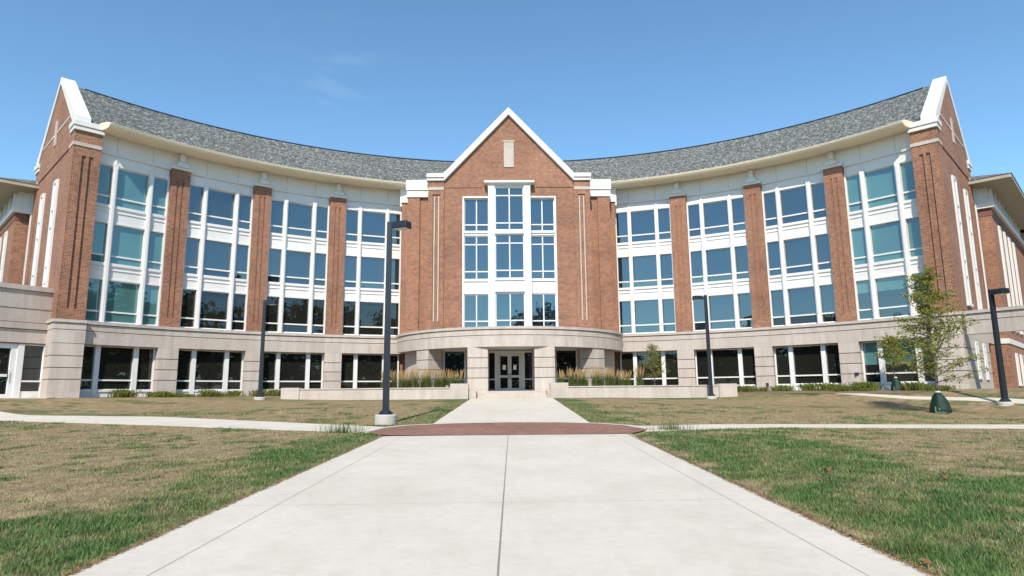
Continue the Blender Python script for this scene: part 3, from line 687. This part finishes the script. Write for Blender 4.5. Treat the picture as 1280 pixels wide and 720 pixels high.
# entrance under the curved band
mb = MB()
mb.box(-6.0, -4.66, 45.3, 46, -.6, 3.3); mb.box(4.66, 6.0, 45.3, 46, -.6, 3.3)
for s in (-1, 1):
    a, b = sorted((s*1.55, s*3.12)); mb.box(a, b, 45.3, 46, -.6, 3.3)
    a, b = sorted((s*3.12, s*4.66)); mb.box(a, b, 45.35, 46, -.6, .62)
    mb.pbox(G, s*R(46), s*R(72), RHO-1.1, RHO-.55, -.6, 3.2, 10)
    mb.box(*sorted((s*5.4, s*5.75)), 44.9, 47, -.6, 3.2)
mb.box(-1.6, 1.6, 45.42, 46, 2.98, 3.3)
mb.build('entrance_wall', M['stone'], bld)
mb = MB(); nB = 40
mb.pbox(G, -R(70), R(70), 2.0, RHO-.45, 3.12, 3.3, nB); mb.build('entrance_ceiling', M['white'], bld)
for s in (-1, 1):
    mb = MB()
    def fp(m, z0, z1, rec, mi): m.box(*sorted((s*(1.50+rec), s*(2.82-rec))), 42.02+rec, 43.5-rec, z0, z1, mi)
    blocks(mb, fp, 0, 0); mb.build('stone_pier', [M['stone'], M['joint']], bld, bevel=.012)
    mb = MB()
    def fq(m, z0, z1, rec, mi): m.pbox(G, s*(R(39.5)+rec/8.6), s*(R(47.5)-rec/8.6), RHO-1.2, RHO+.06-rec, z0, z1, 2, mi)
    blocks(mb, fq, 0, 0); mb.build('stone_pier', [M['stone'], M['joint']], bld)
    fm = MB(); x0, x1 = sorted((s*3.12, s*4.66))
    for a, b in ((x0, x0+.09), (x1-.09, x1)): fm.box(a, b, 45.40, 45.6, .6, 3.12)
    fm.box(x0+.09, x1-.09, 45.40, 45.6, 1.03, 1.12); fm.box(x0+.09, x1-.09, 45.40, 45.6, .6, .70); fm.box(x0+.09, x1-.09, 45.40, 45.6, 3.02, 3.12)
    w = fm.build('window', M['white'], bld)
    pn = MB(); pn.poly([(x0+.05, 45.5, .65), (x1-.05, 45.5, .65), (x1-.05, 45.505, 3.06), (x0+.05, 45.505, 3.06)]); pn.build('pane', M['glass_dark' if s > 0 else 'glass'], w, recalc=False)
# door set: pale grey frame, two glazed leaves, dark side lights
M['door_grey'] = plain('pale_grey_metal', (0.56, 0.56, 0.53), 0.4, 0.05)
fm = MB(); yd = 45.30
for a, b in ((-1.10, -.86), (.72, .98)): fm.box(a, b, yd, yd+.15, .25, 3.02)
for a, b in ((-1.58, -1.50), (1.50, 1.58), ): fm.box(a, b, yd, yd+.15, .25, 3.02)
fm.box(-.86, .72, yd, yd+.15, 2.80, 3.02); fm.box(-1.5, -1.1, yd, yd+.15, 2.9, 3.02); fm.box(.98, 1.5, yd, yd+.15, 2.9, 3.02)
for a, b in ((-1.5, -1.1), (.98, 1.5)): fm.box(a, b, yd, yd+.12, 1.02, 1.10); fm.box(a, b, yd, yd+.12, .25, .36)
fr = fm.build('door_frame', M['door_grey'], bld)
for a, b in ((-1.5, -1.1), (.98, 1.5)):
    pn = MB(); pn.poly([(a, yd+.06, .3), (b, yd+.06, .3), (b, yd+.06, 2.95), (a, yd+.06, 2.95)]); pn.build('side_light', M['glass_dark'], fr, recalc=False)
for x0, x1, hs in ((-.85, -.075, 1), (-.065, .71, -1)):
    dm = MB(); st = .13; y = yd+.03
    dm.box(x0, x0+st, y, y+.06, .26, 2.79); dm.box(x1-st, x1, y, y+.06, .26, 2.79)
    for z0, z1 in ((.26, .46), (1.18, 1.34), (2.66, 2.79)): dm.box(x0+st, x1-st, y, y+.06, z0, z1)
    d = dm.build('door', M['door_grey'], bld)
    g = MB(); g.poly([(x0+.1, y+.03, .4), (x1-.1, y+.03, .4), (x1-.1, y+.03, 2.7), (x0+.1, y+.03, 2.7)]); g.build('door_glass', M['glass_dark'], d, recalc=False)
    h = MB(); hx = x1-.07 if hs > 0 else x0+.07; h.tube([(hx, y-.06, 1.05), (hx, y-.06, 1.5)], .016, 8); h.box(hx-.02, hx+.02, y-.06, y, 1.07, 1.1); h.box(hx-.02, hx+.02, y-.06, y, 1.45, 1.48); h.build('handle', M['dark'], d)
    q = MB(); cxx = (x0+x1)/2+.02*hs; q.box(cxx-.11, cxx+.11, y+.018, y+.024, 1.72, 2.05); q.build('notice', M['paper'], d)
mb = MB(); mb.box(-5.9, 5.9, 43.6, 45.4, -.6, .25); mb.box(-2.15, 2.2, 41.75, 43.62, -.6, .248)
mb.box(-2.15, 2.2, 41.40, 41.76, -.6, .11); mb.box(-2.15, 2.2, 41.02, 41.41, -.6, -.02)
mb.build('entrance_steps', M['stone'], bld, bevel=.02)
for s in (-1, 1):
    mb = MB(); mb.box(*sorted((s*2.22, s*2.7)), 41.15, 42.4, -.6, .27); mb.build('step_cheek', M['stone'], bld, bevel=.012)
# hose bib boxes on the right hand stone piers
mb = MB()
p = F(PIERS[1]+.004, RR-.16); mb.box(p[0]-.07, p[0]+.07, p[1]-.06, p[1]+.06, .36, .62); mb.build('wall_box', M['dark'], bld); mb = MB(); p = F(PIERS[2]+.012, RR-.16); mb.box(p[0]-.1, p[0]+.1, p[1]-.06, p[1]+.06, 1.0, 1.16)
mb.build('wall_box', M['dark'], bld)

# ------------------------------------------------------------------ low planter walls in front of the entrance
for s, x0, x1, lab in ((-1, -14.3, -2.72, 'long low pale stone planter wall left of the entrance steps, in front of the tan plumed grasses'), (1, 2.42, 14.12, 'long low pale stone planter wall right of the entrance steps, with a lamp post in front')):
    t = empty('planter_wall', ((x0+x1)/2, 41.0, 1.4)); tag(t, lab, 'planter wall')
    e = 1.12; a0, a1 = (x0, x0+e), (x1-e, x1)
    mb = MB(); mb.box(x0+e, x1-e, 40.98, 41.42, -.7, .42); mb.box(x0+e+.003, x1-e-.003, 40.94, 41.46, .422, .50); mb.build('wall', M['stone'], t, bevel=.012)
    for k, (a, b) in enumerate((a0, a1)):
        zt_ = .72 if (s < 0) == (k == 1) else .56
        mb = MB(); mb.box(a, b, 40.90, 41.62, -.7, zt_); mb.build('end_block', M['stone'], t, bevel=.018)
def soil(pts_f, pts_b, name): return drape(name, pts_f, pts_b, .0, M['mulch'], 30, 6)
mb = MB()
for s in (-1, 1):
    q = [(s*2.9, 41.45), (s*14, 41.45), (s*13.6, 45.4), (s*9.0, 47.6), (s*7.6, 45.6), (s*5.8, 43.7), (s*3.2, 42.2)]
    mb.poly([(x, y, .20) for x, y in (q if s > 0 else q[::-1])])
tag(mb.build('planting_soil', M['mulch'], None), kind='structure')

# ------------------------------------------------------------------ neighbours
TG = {s: (-.54*-s, -.84) for s in (-1, 1)}
# left: low stone entrance annex continuing the curve
O = (-26.0, 36.9); U = (-.541, -.841); V = (-.841, .541)
ax = empty('entrance_annex', (-27.5, 34.6, 1.65)); tag(ax, 'low pale stone annex with a glazed door at the left end of the curved building', 'annex')
mb = MB()
for z0, z1, p in ((5.95, 6.21, .14), (4.95, 5.93, .03), (4.20, 4.93, .0), (3.83, 4.165, .06), (3.07, 3.79, -.03)): mb.obox(O, U, V, -.4, 9, -p, 3, z0, z1)
mb.obox(O, U, V, -.4, 9, .08, 3, 3.0, 6.2, 1)
mb.obox(O, U, V, -.4, .10, .0, 3, -.4, 3.07); mb.obox(O, U, V, 4.3, 9, .0, 3, -.4, 3.07); mb.obox(O, U, V, .1, 4.3, .5, 3, -.4, 3.06, 1)
mb.build('wall', [M['stone'], M['joint']], ax)
PX = lambda u, v, z: (O[0]+U[0]*u+V[0]*v, O[1]+U[1]*u+V[1]*v, z)
fm = MB()
for a, b in ((.1, .2), (1.15, 1.45)): fm.obox(O, U, V, a, b, .1, .4, -.0, 3.06)
fm.obox(O, U, V, .2, 1.15, .15, .4, .0, .45); fm.obox(O, U, V, .2, 1.15, .12, .4, .95, 1.04); fm.obox(O, U, V, .2, 1.15, .15, .4, 2.95, 3.06)
w = fm.build('window', M['white'], ax); pn = MB(); pn.poly([PX(.2, .25, .4), PX(1.15, .25, .4), PX(1.15, .25, 3.0), PX(.2, .25, 3.0)]); pn.build('pane', M['glass_dark'], w, recalc=False)
fm = MB()
for a, b in ((1.45, 1.72), (2.50, 2.62), (3.4, 3.6), (4.2, 4.3)): fm.obox(O, U, V, a, b, .18, .4, .0, 3.06)
for a, b in ((1.72, 2.50), (2.62, 3.4)):
    fm.obox(O, U, V, a, b, .18, .4, .02, .30); fm.obox(O, U, V, a, b, .18, .4, 1.22, 1.36); fm.obox(O, U, V, a, b, .18, .4, 2.75, 3.06)
w = fm.build('door', M['white'], ax)
pn = MB(); pn.poly([PX(1.7, .3, .2), PX(4.3, .3, .2), PX(4.3, .3, 3.0), PX(1.7, .3, 3.0)]); pn.build('door_glass', M['glass_dark'], w, recalc=False)
h = MB(); h.tube([PX(1.80, .1, 1.05), PX(1.80, .1, 1.6)], .02, 8); h.build('handle', M['dark'], w)
# right: stone beam bridging away from the pavilion corner
O = (25.25, 35.75); U = (.541, -.841); V = (.841, .541)
br = empty('stone_beam', (27.2, 32.7, 1.5)); tag(br, 'pale stone beam spanning an open passage at the right end of the curved building', 'beam')
mb = MB()
for z0, z1, p in ((4.20, 4.37, .08), (3.83, 4.165, .0), (3.07, 3.79, .0)): mb.obox(O, U, V, .1, 7.5, -p, .55, z0, z1)
mb.obox(O, U, V, .12, 7.4, .06, .5, 3.1, 4.35, 1); mb.build('beam', [M['stone'], M['joint']], br)
mb = MB(); mb.obox(O, U, V, 6.2, 7.4, .03, .6, -1.2, 3.08); mb.build('stone_pier', M['stone'], br)

# brick wings beyond the pavilions
def wing(s, su, off, lab, zt=12.6, L=18):
    O = (25.07*s+DV.x*s*su+DV.y*s*off, 35.88+DV.y*su-DV.x*off); D = (DV.x*s, DV.y); Pp = (-DV.y*s, DV.x)
    t = empty('brick_wing', (O[0], O[1], 1.65)); tag(t, lab, 'building')
    mb = MB(); mb.obox(O, D, Pp, 0, L, 0, 7, -.8, zt-.55); mb.build('wall', M['brick'], t)
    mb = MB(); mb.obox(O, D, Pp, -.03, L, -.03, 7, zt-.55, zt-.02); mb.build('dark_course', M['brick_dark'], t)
    mb = MB(); mb.obox(O, D, Pp, -.22, L, -.22, 7, zt, zt+.35); mb.obox(O, D, Pp, .1, L, .1, 6.8, zt+.35, zt+1.55)
    for k in range(5): mb.obox(O, D, Pp, -.12, .12, .6+k*1.5, .9+k*1.5, zt+.35, zt+1.55)
    for k in range(9): mb.obox(O, D, Pp, .6+k*1.9, .9+k*1.9, -.12, .12, zt+.35, zt+1.55)
    mb.build('frieze', M['white'], t)
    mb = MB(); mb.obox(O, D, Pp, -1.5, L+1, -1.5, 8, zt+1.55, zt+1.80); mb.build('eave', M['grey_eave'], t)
    mb = MB(); P = lambda u, v, z: (O[0]+D[0]*u+Pp[0]*v, O[1]+D[1]*u+Pp[1]*v, z)
    b = [P(-1.55, -1.55, zt+1.80), P(L+1, -1.55, zt+1.80), P(L+1, 8, zt+1.80), P(-1.55, 8, zt+1.80)]
    mb.hexa(b, [P(1.5, 2.0, zt+3.0), P(L-2, 2.0, zt+3.0), P(L-2, 5, zt+3.0), P(1.5, 5, zt+3.0)]); mb.build('roof', M['shingle'], t)
    mb = MB(); mb.obox(O, D, Pp, -.07, L, -.07, 7, 3.1, 3.45); mb.build('stone_band', M['coping'], t)
    for u in (2.4, 4.9, 7.4, 9.9):
        for z0, z1 in ((4.3, zt-1.0), (.4, 2.4)):
            fm = MB(); 
            for a, c in ((0, .16), (.62, .78)): fm.obox(O, D, Pp, u+a, u+c, -.10, 0, z0, z1)
            fm.obox(O, D, Pp, u, u+.78, -.10, 0, z1, z1+.14); fm.obox(O, D, Pp, u-.05, u+.83, -.14, 0, z0-.14, z0)
            if z1 > 4: 
                for q in (.36, .68): fm.obox(O, D, Pp, u+.16, u+.62, -.08, 0, z0+(z1-z0)*q-.15, z0+(z1-z0)*q+.15)
            w = fm.build('window', M['white'], t)
            pn = MB(); pn.poly([P(u+.12, -.04, z0), P(u+.66, -.04, z0), P(u+.66, -.04, z1), P(u+.12, -.04, z1)]); pn.build('pane', M['glass_dark'], w, recalc=False)
wing(-1, 11.4, .9, 'brick wing with an overhanging cream eave behind the left gable end, above the stone annex')
wing(1, 11.4, .9, 'brick wing with an overhanging cream eave right behind the right gable end')
wing(1, 30.5, 2.6, 'farthest brick wing with an overhanging eave, cut off by the right edge', 12.6, 14)

# ------------------------------------------------------------------ lamp posts
def lamp(x, y, top, hd, lab, base_r=.37, bh=.33):
    z0 = float(zrel(x, y)); t = empty('lamp_post', (x, y, z0+EYE)); tag(t, lab, 'lamp post', 'dark shoebox lamp posts along the walks')
    mb = MB(); mb.lathe(x, y, [(base_r, z0-.2), (base_r, z0+bh-.03), (base_r-.03, z0+bh)], 24); mb.build('concrete_base', M['conc_base'], t, smooth=False)
    mb = MB(); mb.lathe(x, y, [(.24, z0+bh), (.24, z0+bh+.05), (.17, z0+bh+.13), (.13, z0+bh+.16)], 16); mb.build('base_cover', M['lamp_metal'], t)
    mb = MB(); w0, w1 = .105, .085
    mb.hexa([(x+a*w0, y+b*w0, z0+bh+.10) for a, b in ((-1, -1), (1, -1), (1, 1), (-1, 1))], [(x+a*w1, y+b*w1, top) for a, b in ((-1, -1), (1, -1), (1, 1), (-1, 1))])
    mb.box(x-.09, x+.09, y-.09, y+.09, top+.003, top+.03); mb.build('pole', M['lamp_metal'], t, bevel=.02)
    hx, hy = hd; n = math.hypot(hx, hy); hx, hy = hx/n, hy/n
    U_ = (hx, hy); V_ = (-hy, hx)
    mb = MB(); mb.obox((x, y), U_, V_, .08, .24, -.05, .05, top-.20, top-.08); mb.build('arm', M['lamp_metal'], t)
    mb = MB(); q = [(.22, -.20), (.80, -.20), (.80, .20), (.22, .20)]
    P = lambda u, v, z: (x+U_[0]*u+V_[0]*v, y+U_[1]*u+V_[1]*v, z)
    mb.hexa([P(u, v, top-.27) for u, v in q], [P(.24+(u-.22)*.965, v*.95, top-.02) for u, v in q]); h = mb.build('lamp_head', M['lamp_metal'], t, bevel=.02)
    mb = MB(); mb.obox((x, y), U_, V_, .27, .75, -.16, .16, top-.285, top-.272); mb.build('lens', M['lens'], h)
lamp(-4.62, 22.75, 6.15, (1, -.45), 'tallest dark lamp post on a round concrete base beside the brick crossing')
lamp(-15.35, 40.3, 5.95, (1, -.2), 'slim dark lamp post in front of the left wing, left of the long planter wall', .34, .15)
lamp(12.25, 40.25, 6.05, (-1, -.1), 'slim dark lamp post standing in front of the right planter wall', .34, .15)
lamp(22.95, 30.5, 4.75, (.15, -1), 'dark lamp post beside the narrow side path at the far right', .34, .12)

# ------------------------------------------------------------------ trees
def leaves(centres, n_each, spread, size, seed):
    r = np.random.default_rng(seed); Cn = np.repeat(np.asarray(centres), n_each, 0); N = len(Cn)
    c = Cn + r.normal(0, 1, (N, 3))*np.asarray(spread)
    a = r.normal(0, 1, (N, 3)); a[:, 2] *= .6; a /= np.linalg.norm(a, axis=1)[:, None]
    b = np.cross(a, r.normal(0, 1, (N, 3))); b /= np.linalg.norm(b, axis=1)[:, None]
    L = size*r.uniform(.7, 1.4, (N, 1)); W = L*.42
    V = np.stack([c-a*L, c+b*W, c+a*L, c-b*W], 1).reshape(-1, 3)
    return V, np.arange(N*4).reshape(-1, 4)
def tree(x, y, H, W, lab, seed, nl=26, per=60, lsz=.055, z_first=.3, rt_=.055, upness=.55):
    random.seed(seed); z0 = float(gz(x, y))
    t = empty('tree', (x, y, z0)); tag(t, lab, 'tree')
    mb = MB(); pts = [(x, y, z0-.1)]; px, py = x, y
    for k in range(1, 9): px += random.uniform(-.05, .05); py += random.uniform(-.05, .05); pts.append((px, py, z0+H*k/8*.93))
    mb.tube(pts, [rt_*(1.15-k/8*.95) for k in range(9)], 7)
    cen = []
    for i in range(nl):
        f = z_first+(1-z_first)*(i+.5)/nl*.95; k = f*8; a = pts[min(int(k), 7)]; b_ = pts[min(int(k)+1, 8)]; q = Vector(a).lerp(Vector(b_), k-int(k))
        th = i*2.4+random.uniform(-.5, .5); ln = W*(1-((f-z_first)/(1-z_first))**1.5*.85)*random.uniform(.65, 1.15)
        d = Vector((math.cos(th), math.sin(th), upness*random.uniform(.4, 1.3)))
        P_ = [q]; 
        for j in range(4): d = d + Vector((random.uniform(-.25, .25), random.uniform(-.25, .25), random.uniform(-.15, .1))); P_.append(P_[-1]+d.normalized()*ln/4)
        mb.tube(P_, [rt_*.35*(1-j*.2)+.004 for j in range(5)], 5)
        for j in (1, 2, 3, 4):
            for tw in range(3):
                e = P_[j]+Vector((random.uniform(-1, 1), random.uniform(-1, 1), random.uniform(-.4, .6)))*ln*.20
                mb.tube([P_[j], (P_[j]+e)/2, e], [.008, .006, .003], 4, cap=False); cen.append(tuple(e)); 
    mb.build('trunk', M['bark'], t, rel=False)
    V, Fc = leaves(cen, per, (.16, .16, .07), lsz, seed)
    rawmesh('crown', V, Fc, M['leaf'], t)
tree(18.55, 28.6, 6.9, 2.0, 'young open crowned tree rising from a green watering bag on the lawn', 5, 42, 13, .062, .20, .06, .60)
tree(22.2, 37.6, 3.4, 1.0, 'smaller pale green tree close to the right wing, behind the big young tree', 9, 16, 12, .06, .42, .035)
tree(9.55, 43.3, 3.7, .85, 'slender sapling in the planter right of the entrance', 14, 20, 7, .05, .30, .03, .8)
def bag(x, y, h, w, lab):
    z0 = float(zrel(x, y)); t = empty('watering_bag', (x, y, z0+EYE)); tag(t, lab, 'watering bag')
    mb = MB(); n = 20; prof = [(1.0, 0.0), (1.16, .08), (1.13, .22), (.98, .42), (.82, .62), (.62, .82), (.36, .95), (.24, 1.0)]
    k = len(prof)
    for j in range(n):
        th = 2*math.pi*j/n; lob = 1+.10*math.sin(3*th+1)+.06*math.sin(7*th)
        for r_, z_ in prof: mb.v.append((x+r_*w*(lob+.09*math.sin(5*th+9*z_))*math.cos(th)+.22*w*(1-z_)-.05*w, y+r_*w*lob*math.sin(th), z0+z_*h))
    for j in range(n):
        for i in range(k-1): mb.f.append((j*k+i, ((j+1) % n)*k+i, ((j+1) % n)*k+i+1, j*k+i+1)); mb.m.append(0)
    mb.build('bag', M['bag'], t, smooth=True)
    mb = MB(); 
    a = [(-1.05, .13), (.2, .0), (-.05, .10), (-.8, .32)]
    mb2 = MB()
    for i in range(8):
        f = i/7; th = R(205+f*75); r0 = w*1.17; z = .05+.22*abs(1-f)**1.5
        mb2.v += [(x+.1*w+r0*math.cos(th), y+r0*math.sin(th), z0+h*.03), (x+.1*w+r0*math.cos(th)*.99, y+r0*math.sin(th)*.99, z0+h*(.05+z))]
    for i in range(7): mb2.f.append((2*i, 2*i+2, 2*i+3, 2*i+1)); mb2.m.append(0)
    mb2.build('pale_panel', M['bag_pale'], t, recalc=False)
    mb = MB(); mb.lathe(x, y, [(w*.30, z0+h*.97), (w*.34, z0+h*1.0), (w*.26, z0+h*1.06), (w*.2, z0+h*1.06)], 12); mb.build('collar', M['lens'], t)
bag(18.55, 28.6, .90, .36, 'dark green watering bag slumped around the big young tree trunk on the lawn')
bag(22.2, 37.6, .75, .28, 'small dark green watering bag at the foot of the smaller tree in the right bed')

# ------------------------------------------------------------------ ornamental grasses behind the planter walls
def reed(x, y, z0, h, seed, lab, grp):
    r = np.random.default_rng(seed); t = empty('plumed_reed', (x, y, z0)); tag(t, lab, 'reed plant', grp)
    N = 260; th = r.uniform(0, 6.28, N); ln = h*r.uniform(.40, .78, N); lean = r.uniform(.05, .50, N)*ln
    bx = x+r.normal(0, .09, N); by = y+r.normal(0, .09, N); w = .012
    tx = bx+np.cos(th)*lean; ty = by+np.sin(th)*lean; tz = z0+ln
    mx = bx+np.cos(th)*lean*.35; my = by+np.sin(th)*lean*.35; mz = z0+ln*.6
    ox, oy = -np.sin(th)*w, np.cos(th)*w
    V = np.stack([np.stack([bx-ox, by-oy, np.full(N, z0)], 1), np.stack([bx+ox, by+oy, np.full(N, z0)], 1), np.stack([mx+ox*.8, my+oy*.8, mz], 1), np.stack([tx, ty, tz], 1), np.stack([mx-ox*.8, my-oy*.8, mz], 1)], 1).reshape(-1, 3)
    i = np.arange(N)[:, None]*5
    Fq = np.concatenate([i+[[0, 1, 2, 4]], i+[[4, 2, 3, 3]]]); 
    me = MB(); me.v = [tuple(v) for v in V]
    for q in Fq: me.f.append(tuple(q[:3]) if q[2] == q[3] else tuple(q)); me.m.append(0)
    me.build('foliage', M['reed'], t, rel=False, recalc=False)
    N = 26; th = r.uniform(0, 6.28, N); ln = h*r.uniform(.78, 1.08, N); lean = r.uniform(.03, .30, N)*ln
    mb = MB()
    for a, l, e in zip(th, ln, lean):
        b0 = Vector((x+r.normal(0, .07), y+r.normal(0, .07), z0)); tp = b0+Vector((math.cos(a)*e, math.sin(a)*e, l)); m_ = b0.lerp(tp, .62)+Vector((0, 0, .03))
        mb.tube([b0.lerp(m_, .4), m_], .005, 3, cap=False)
        mb.tube([m_, m_.lerp(tp, .3), m_.lerp(tp, .7), tp], [.006, .018, .015, .003], 5)
    mb.build('plume', M['plume'], t, rel=False)
sd = 100
for s in (-1, 1):
    lab = 'tan plumed ornamental grass behind the planter wall %s of the entrance steps' % ('left' if s < 0 else 'right')
    grp = 'tan plumed grasses %s of the entrance' % ('left' if s < 0 else 'right')
    spots = [(3.25, 41.95), (3.75, 41.80), (4.3, 42.15), (4.85, 42.35), (5.3, 42.05), (5.75, 42.7), (6.2, 42.4), (6.7, 43.1), (7.2, 42.7), (7.7, 43.3), (8.25, 42.6)]
    for (x, y) in spots:
        sd += 1; reed(s*x+random.uniform(-.12, .12), y, .2+EYE, random.uniform(1.25, 1.6), sd, lab, grp)

# ------------------------------------------------------------------ low planting, grass, fallen leaves
def cover(name, arc, r0, r1, n, h, seed, lab):
    r = np.random.default_rng(seed)
    nc = n//190; ca = r.uniform(arc[0], arc[1], nc); cr = RR-r.uniform(r0, r1, nc); ch = r.uniform(.3, 1.15, nc)**1.3
    k = r.integers(0, nc, n); a = ca[k]+r.normal(0, .010, n); rr_ = np.minimum(cr[k]+r.normal(0, .20, n), RR-.2); x = rr_*np.sin(a); y = YC+rr_*np.cos(a); z = gz(x, y)
    th = r.uniform(0, 6.28, n); ln = h*r.uniform(.4, 1.1, n)*ch[k]; le = ln*r.uniform(.1, .8, n); w = .014
    ox, oy = -np.sin(th)*w, np.cos(th)*w
    V = np.stack([np.stack([x-ox, y-oy, z], 1), np.stack([x+ox, y+oy, z], 1), np.stack([x+np.cos(th)*le*.5+ox, y+np.sin(th)*le*.5+oy, z+ln*.8], 1), np.stack([x+np.cos(th)*le, y+np.sin(th)*le, z+ln], 1)], 1).reshape(-1, 3)
    o = rawmesh(name, V, np.arange(n*4).reshape(-1, 4), M['cover']); tag(o, lab, 'ground cover', kind='stuff')
cover('ground_cover', (.52, .97), .3, 1.5, 6500, .46, 31, 'yellow green leafy ground cover in the bed along the right wing')
cover('ground_cover', (-.94, -.53), .25, .8, 3600, .40, 32, 'low green ground cover along the foot of the left wing')
cover('ground_cover', (.45, .62), .4, 1.2, 1300, .34, 33, 'low yellowing plants by the right end of the planter wall')

NB = 520000
rr_ = np.exp(rng.uniform(math.log(4.6), math.log(34), NB)); tt = rng.uniform(-R(44), R(44), NB)
bx = -.64+rr_*np.sin(tt); by = rr_*np.cos(tt)
edge = rng.normal(0, .05, NB)
keep = ~paved(bx+edge*.0, by, .04) & (np.hypot(bx, np.maximum(by-YC, 0)) < RR-3) & (by > 4)
bx, by, rr_ = bx[keep], by[keep], rr_[keep]; N = len(bx)
gr = greenness(bx, by); gcol = np.clip(gr+rng.normal(0, .25, N), 0, 1)
th = rng.uniform(0, 6.28, N); hh = (.020+.024*gr)*rng.uniform(.5, 1.5, N)*(1+.012*rr_); w = .0017*(1+rr_/5.5); le = hh*rng.uniform(.2, 1.3, N)
fl = rng.random(N) < .35*(1-gr); hh = np.where(fl, hh*.35, hh); le = np.where(fl, le*1.8+.02, le)
bz = gz(bx, by)-.004; ox, oy = -np.sin(th)*w, np.cos(th)*w
V = np.stack([np.stack([bx-ox, by-oy, bz], 1), np.stack([bx+ox, by+oy, bz], 1), np.stack([bx+np.cos(th)*le, by+np.sin(th)*le, bz+hh], 1)], 1).reshape(-1, 3)
o = rawmesh('lawn_grass', V, np.arange(N*3).reshape(-1, 3), M['blade'], attr=np.repeat(gcol, 3)); tag(o, 'short patchy lawn grass, half green and half dried to tan', 'grass', kind='stuff')
# dead clippings caught along the path edges
n = 9000; yy = np.exp(rng.uniform(math.log(4.6), math.log(19), n)); sd_ = rng.random(n) < .5
off = np.abs(rng.normal(0, .035, n))*(.3+1.6*fbm(yy*1.3, yy*0+4, 3)); xx = np.where(sd_, pathL(yy)-off+.035, pathR(yy)+off-.035); zz = gz(xx, yy)+.024
th = rng.uniform(0, 6.28, n); ln = rng.uniform(.02, .07, n); w = .0035
V = np.stack([np.stack([xx-np.sin(th)*w, yy+np.cos(th)*w, zz], 1), np.stack([xx+np.sin(th)*w, yy-np.cos(th)*w, zz+.006], 1), np.stack([xx+np.cos(th)*ln, yy+np.sin(th)*ln, zz+rng.uniform(.0, .03, n)], 1)], 1).reshape(-1, 3)
M['clipping'] = plain('dead_clipping', (0.24, 0.15, 0.075), 0.9, 0.45, 30)
o = rawmesh('dry_clippings', V, np.arange(n*3).reshape(-1, 3), M['clipping']); tag(o, 'brown dead clippings caught along both edges of the path', 'clippings', kind='stuff')
def weeds(cx, cy, n, h, rad, lab, seed):
    r = np.random.default_rng(seed); x = cx+r.normal(0, rad, n); y = cy+r.normal(0, rad*.5, n); z = gz(x, y)
    th = r.uniform(0, 6.28, n); ln = h*r.uniform(.3, 1.1, n); le = ln*r.uniform(.1, .7, n); w = .006; ox, oy = -np.sin(th)*w, np.cos(th)*w
    V = np.stack([np.stack([x-ox, y-oy, z], 1), np.stack([x+ox, y+oy, z], 1), np.stack([x+np.cos(th)*le, y+np.sin(th)*le, z+ln], 1)], 1).reshape(-1, 3)
    o = rawmesh('weed_clump', V, np.arange(n*3).reshape(-1, 3), M['reed']); tag(o, lab, 'weeds', kind='stuff')
weeds(-5.35, 19.7, 260, .42, .30, 'tall loose weeds at the left tip of the brick crossing, over the sidewalk edge', 51)
weeds(4.25, 19.2, 220, .36, .30, 'tall loose weeds at the right tip of the brick crossing', 52)
weeds(2.95, 6.0, 130, .17, .14, 'bluish grass clump at the path edge, lower right of the photo', 53)
def leaf(x, y, s, a, lab):
    z0 = float(gz(x, y))+.045; t = MB(); n = 10; pts = []
    for i in range(n): 
        q = 2*math.pi*i/n+a; rr = s*(1 if i % 2 == 0 else .5); pts.append((x+rr*math.cos(q), y+rr*math.sin(q), z0+.35*rr*math.sin(q*2+1)))
    t.v = pts+[(x, y, z0+.03)]; t.f = [(i, (i+1) % n, n) for i in range(n)]; t.m = [0]*n
    tag(t.build('dry_leaf', M['rust_leaf'], None, rel=False, recalc=False), lab, 'leaf')
leaf(4.69, 10.88, .085, .3, 'rust brown fallen leaf on the green grass right of the path')
leaf(5.98, 9.95, .075, 1.1, 'rust brown fallen leaf farther right on the lawn')
leaf(2.86, 5.62, .055, 2.0, 'orange brown fallen leaf at the path edge, lower right corner')
leaf(4.05, 9.85, .035, .7, 'tiny orange leaf scrap left of the big fallen leaf')

# ------------------------------------------------------------------ far-off wood round the campus (seen mirrored in the glass)
cen = []
for a in np.arange(-180, 180, 2.6):
    right = a > 0; hgt = (19 if right else 12)+rng.uniform(-3, 3); rad = (66 if right else 78)+rng.uniform(-5, 5)
    if abs(a) < 62: continue
    x, y = rad*math.sin(R(a)), rad*math.cos(R(a))-2
    for k in range(60):
        f = rng.random()**.8; cen.append((x+rng.normal(0, 2.6)*(1.15-f*.7), y+rng.normal(0, 2.6), .3+hgt*f))
V, Fc = leaves(np.array(cen), 22, (1.1, 1.1, .9), .62, 77)
o = rawmesh('distant_wood', V, Fc, M['leaf_dark']); tag(o, 'dark belt of trees round the campus mirrored in the lower windows', 'wood', kind='stuff')
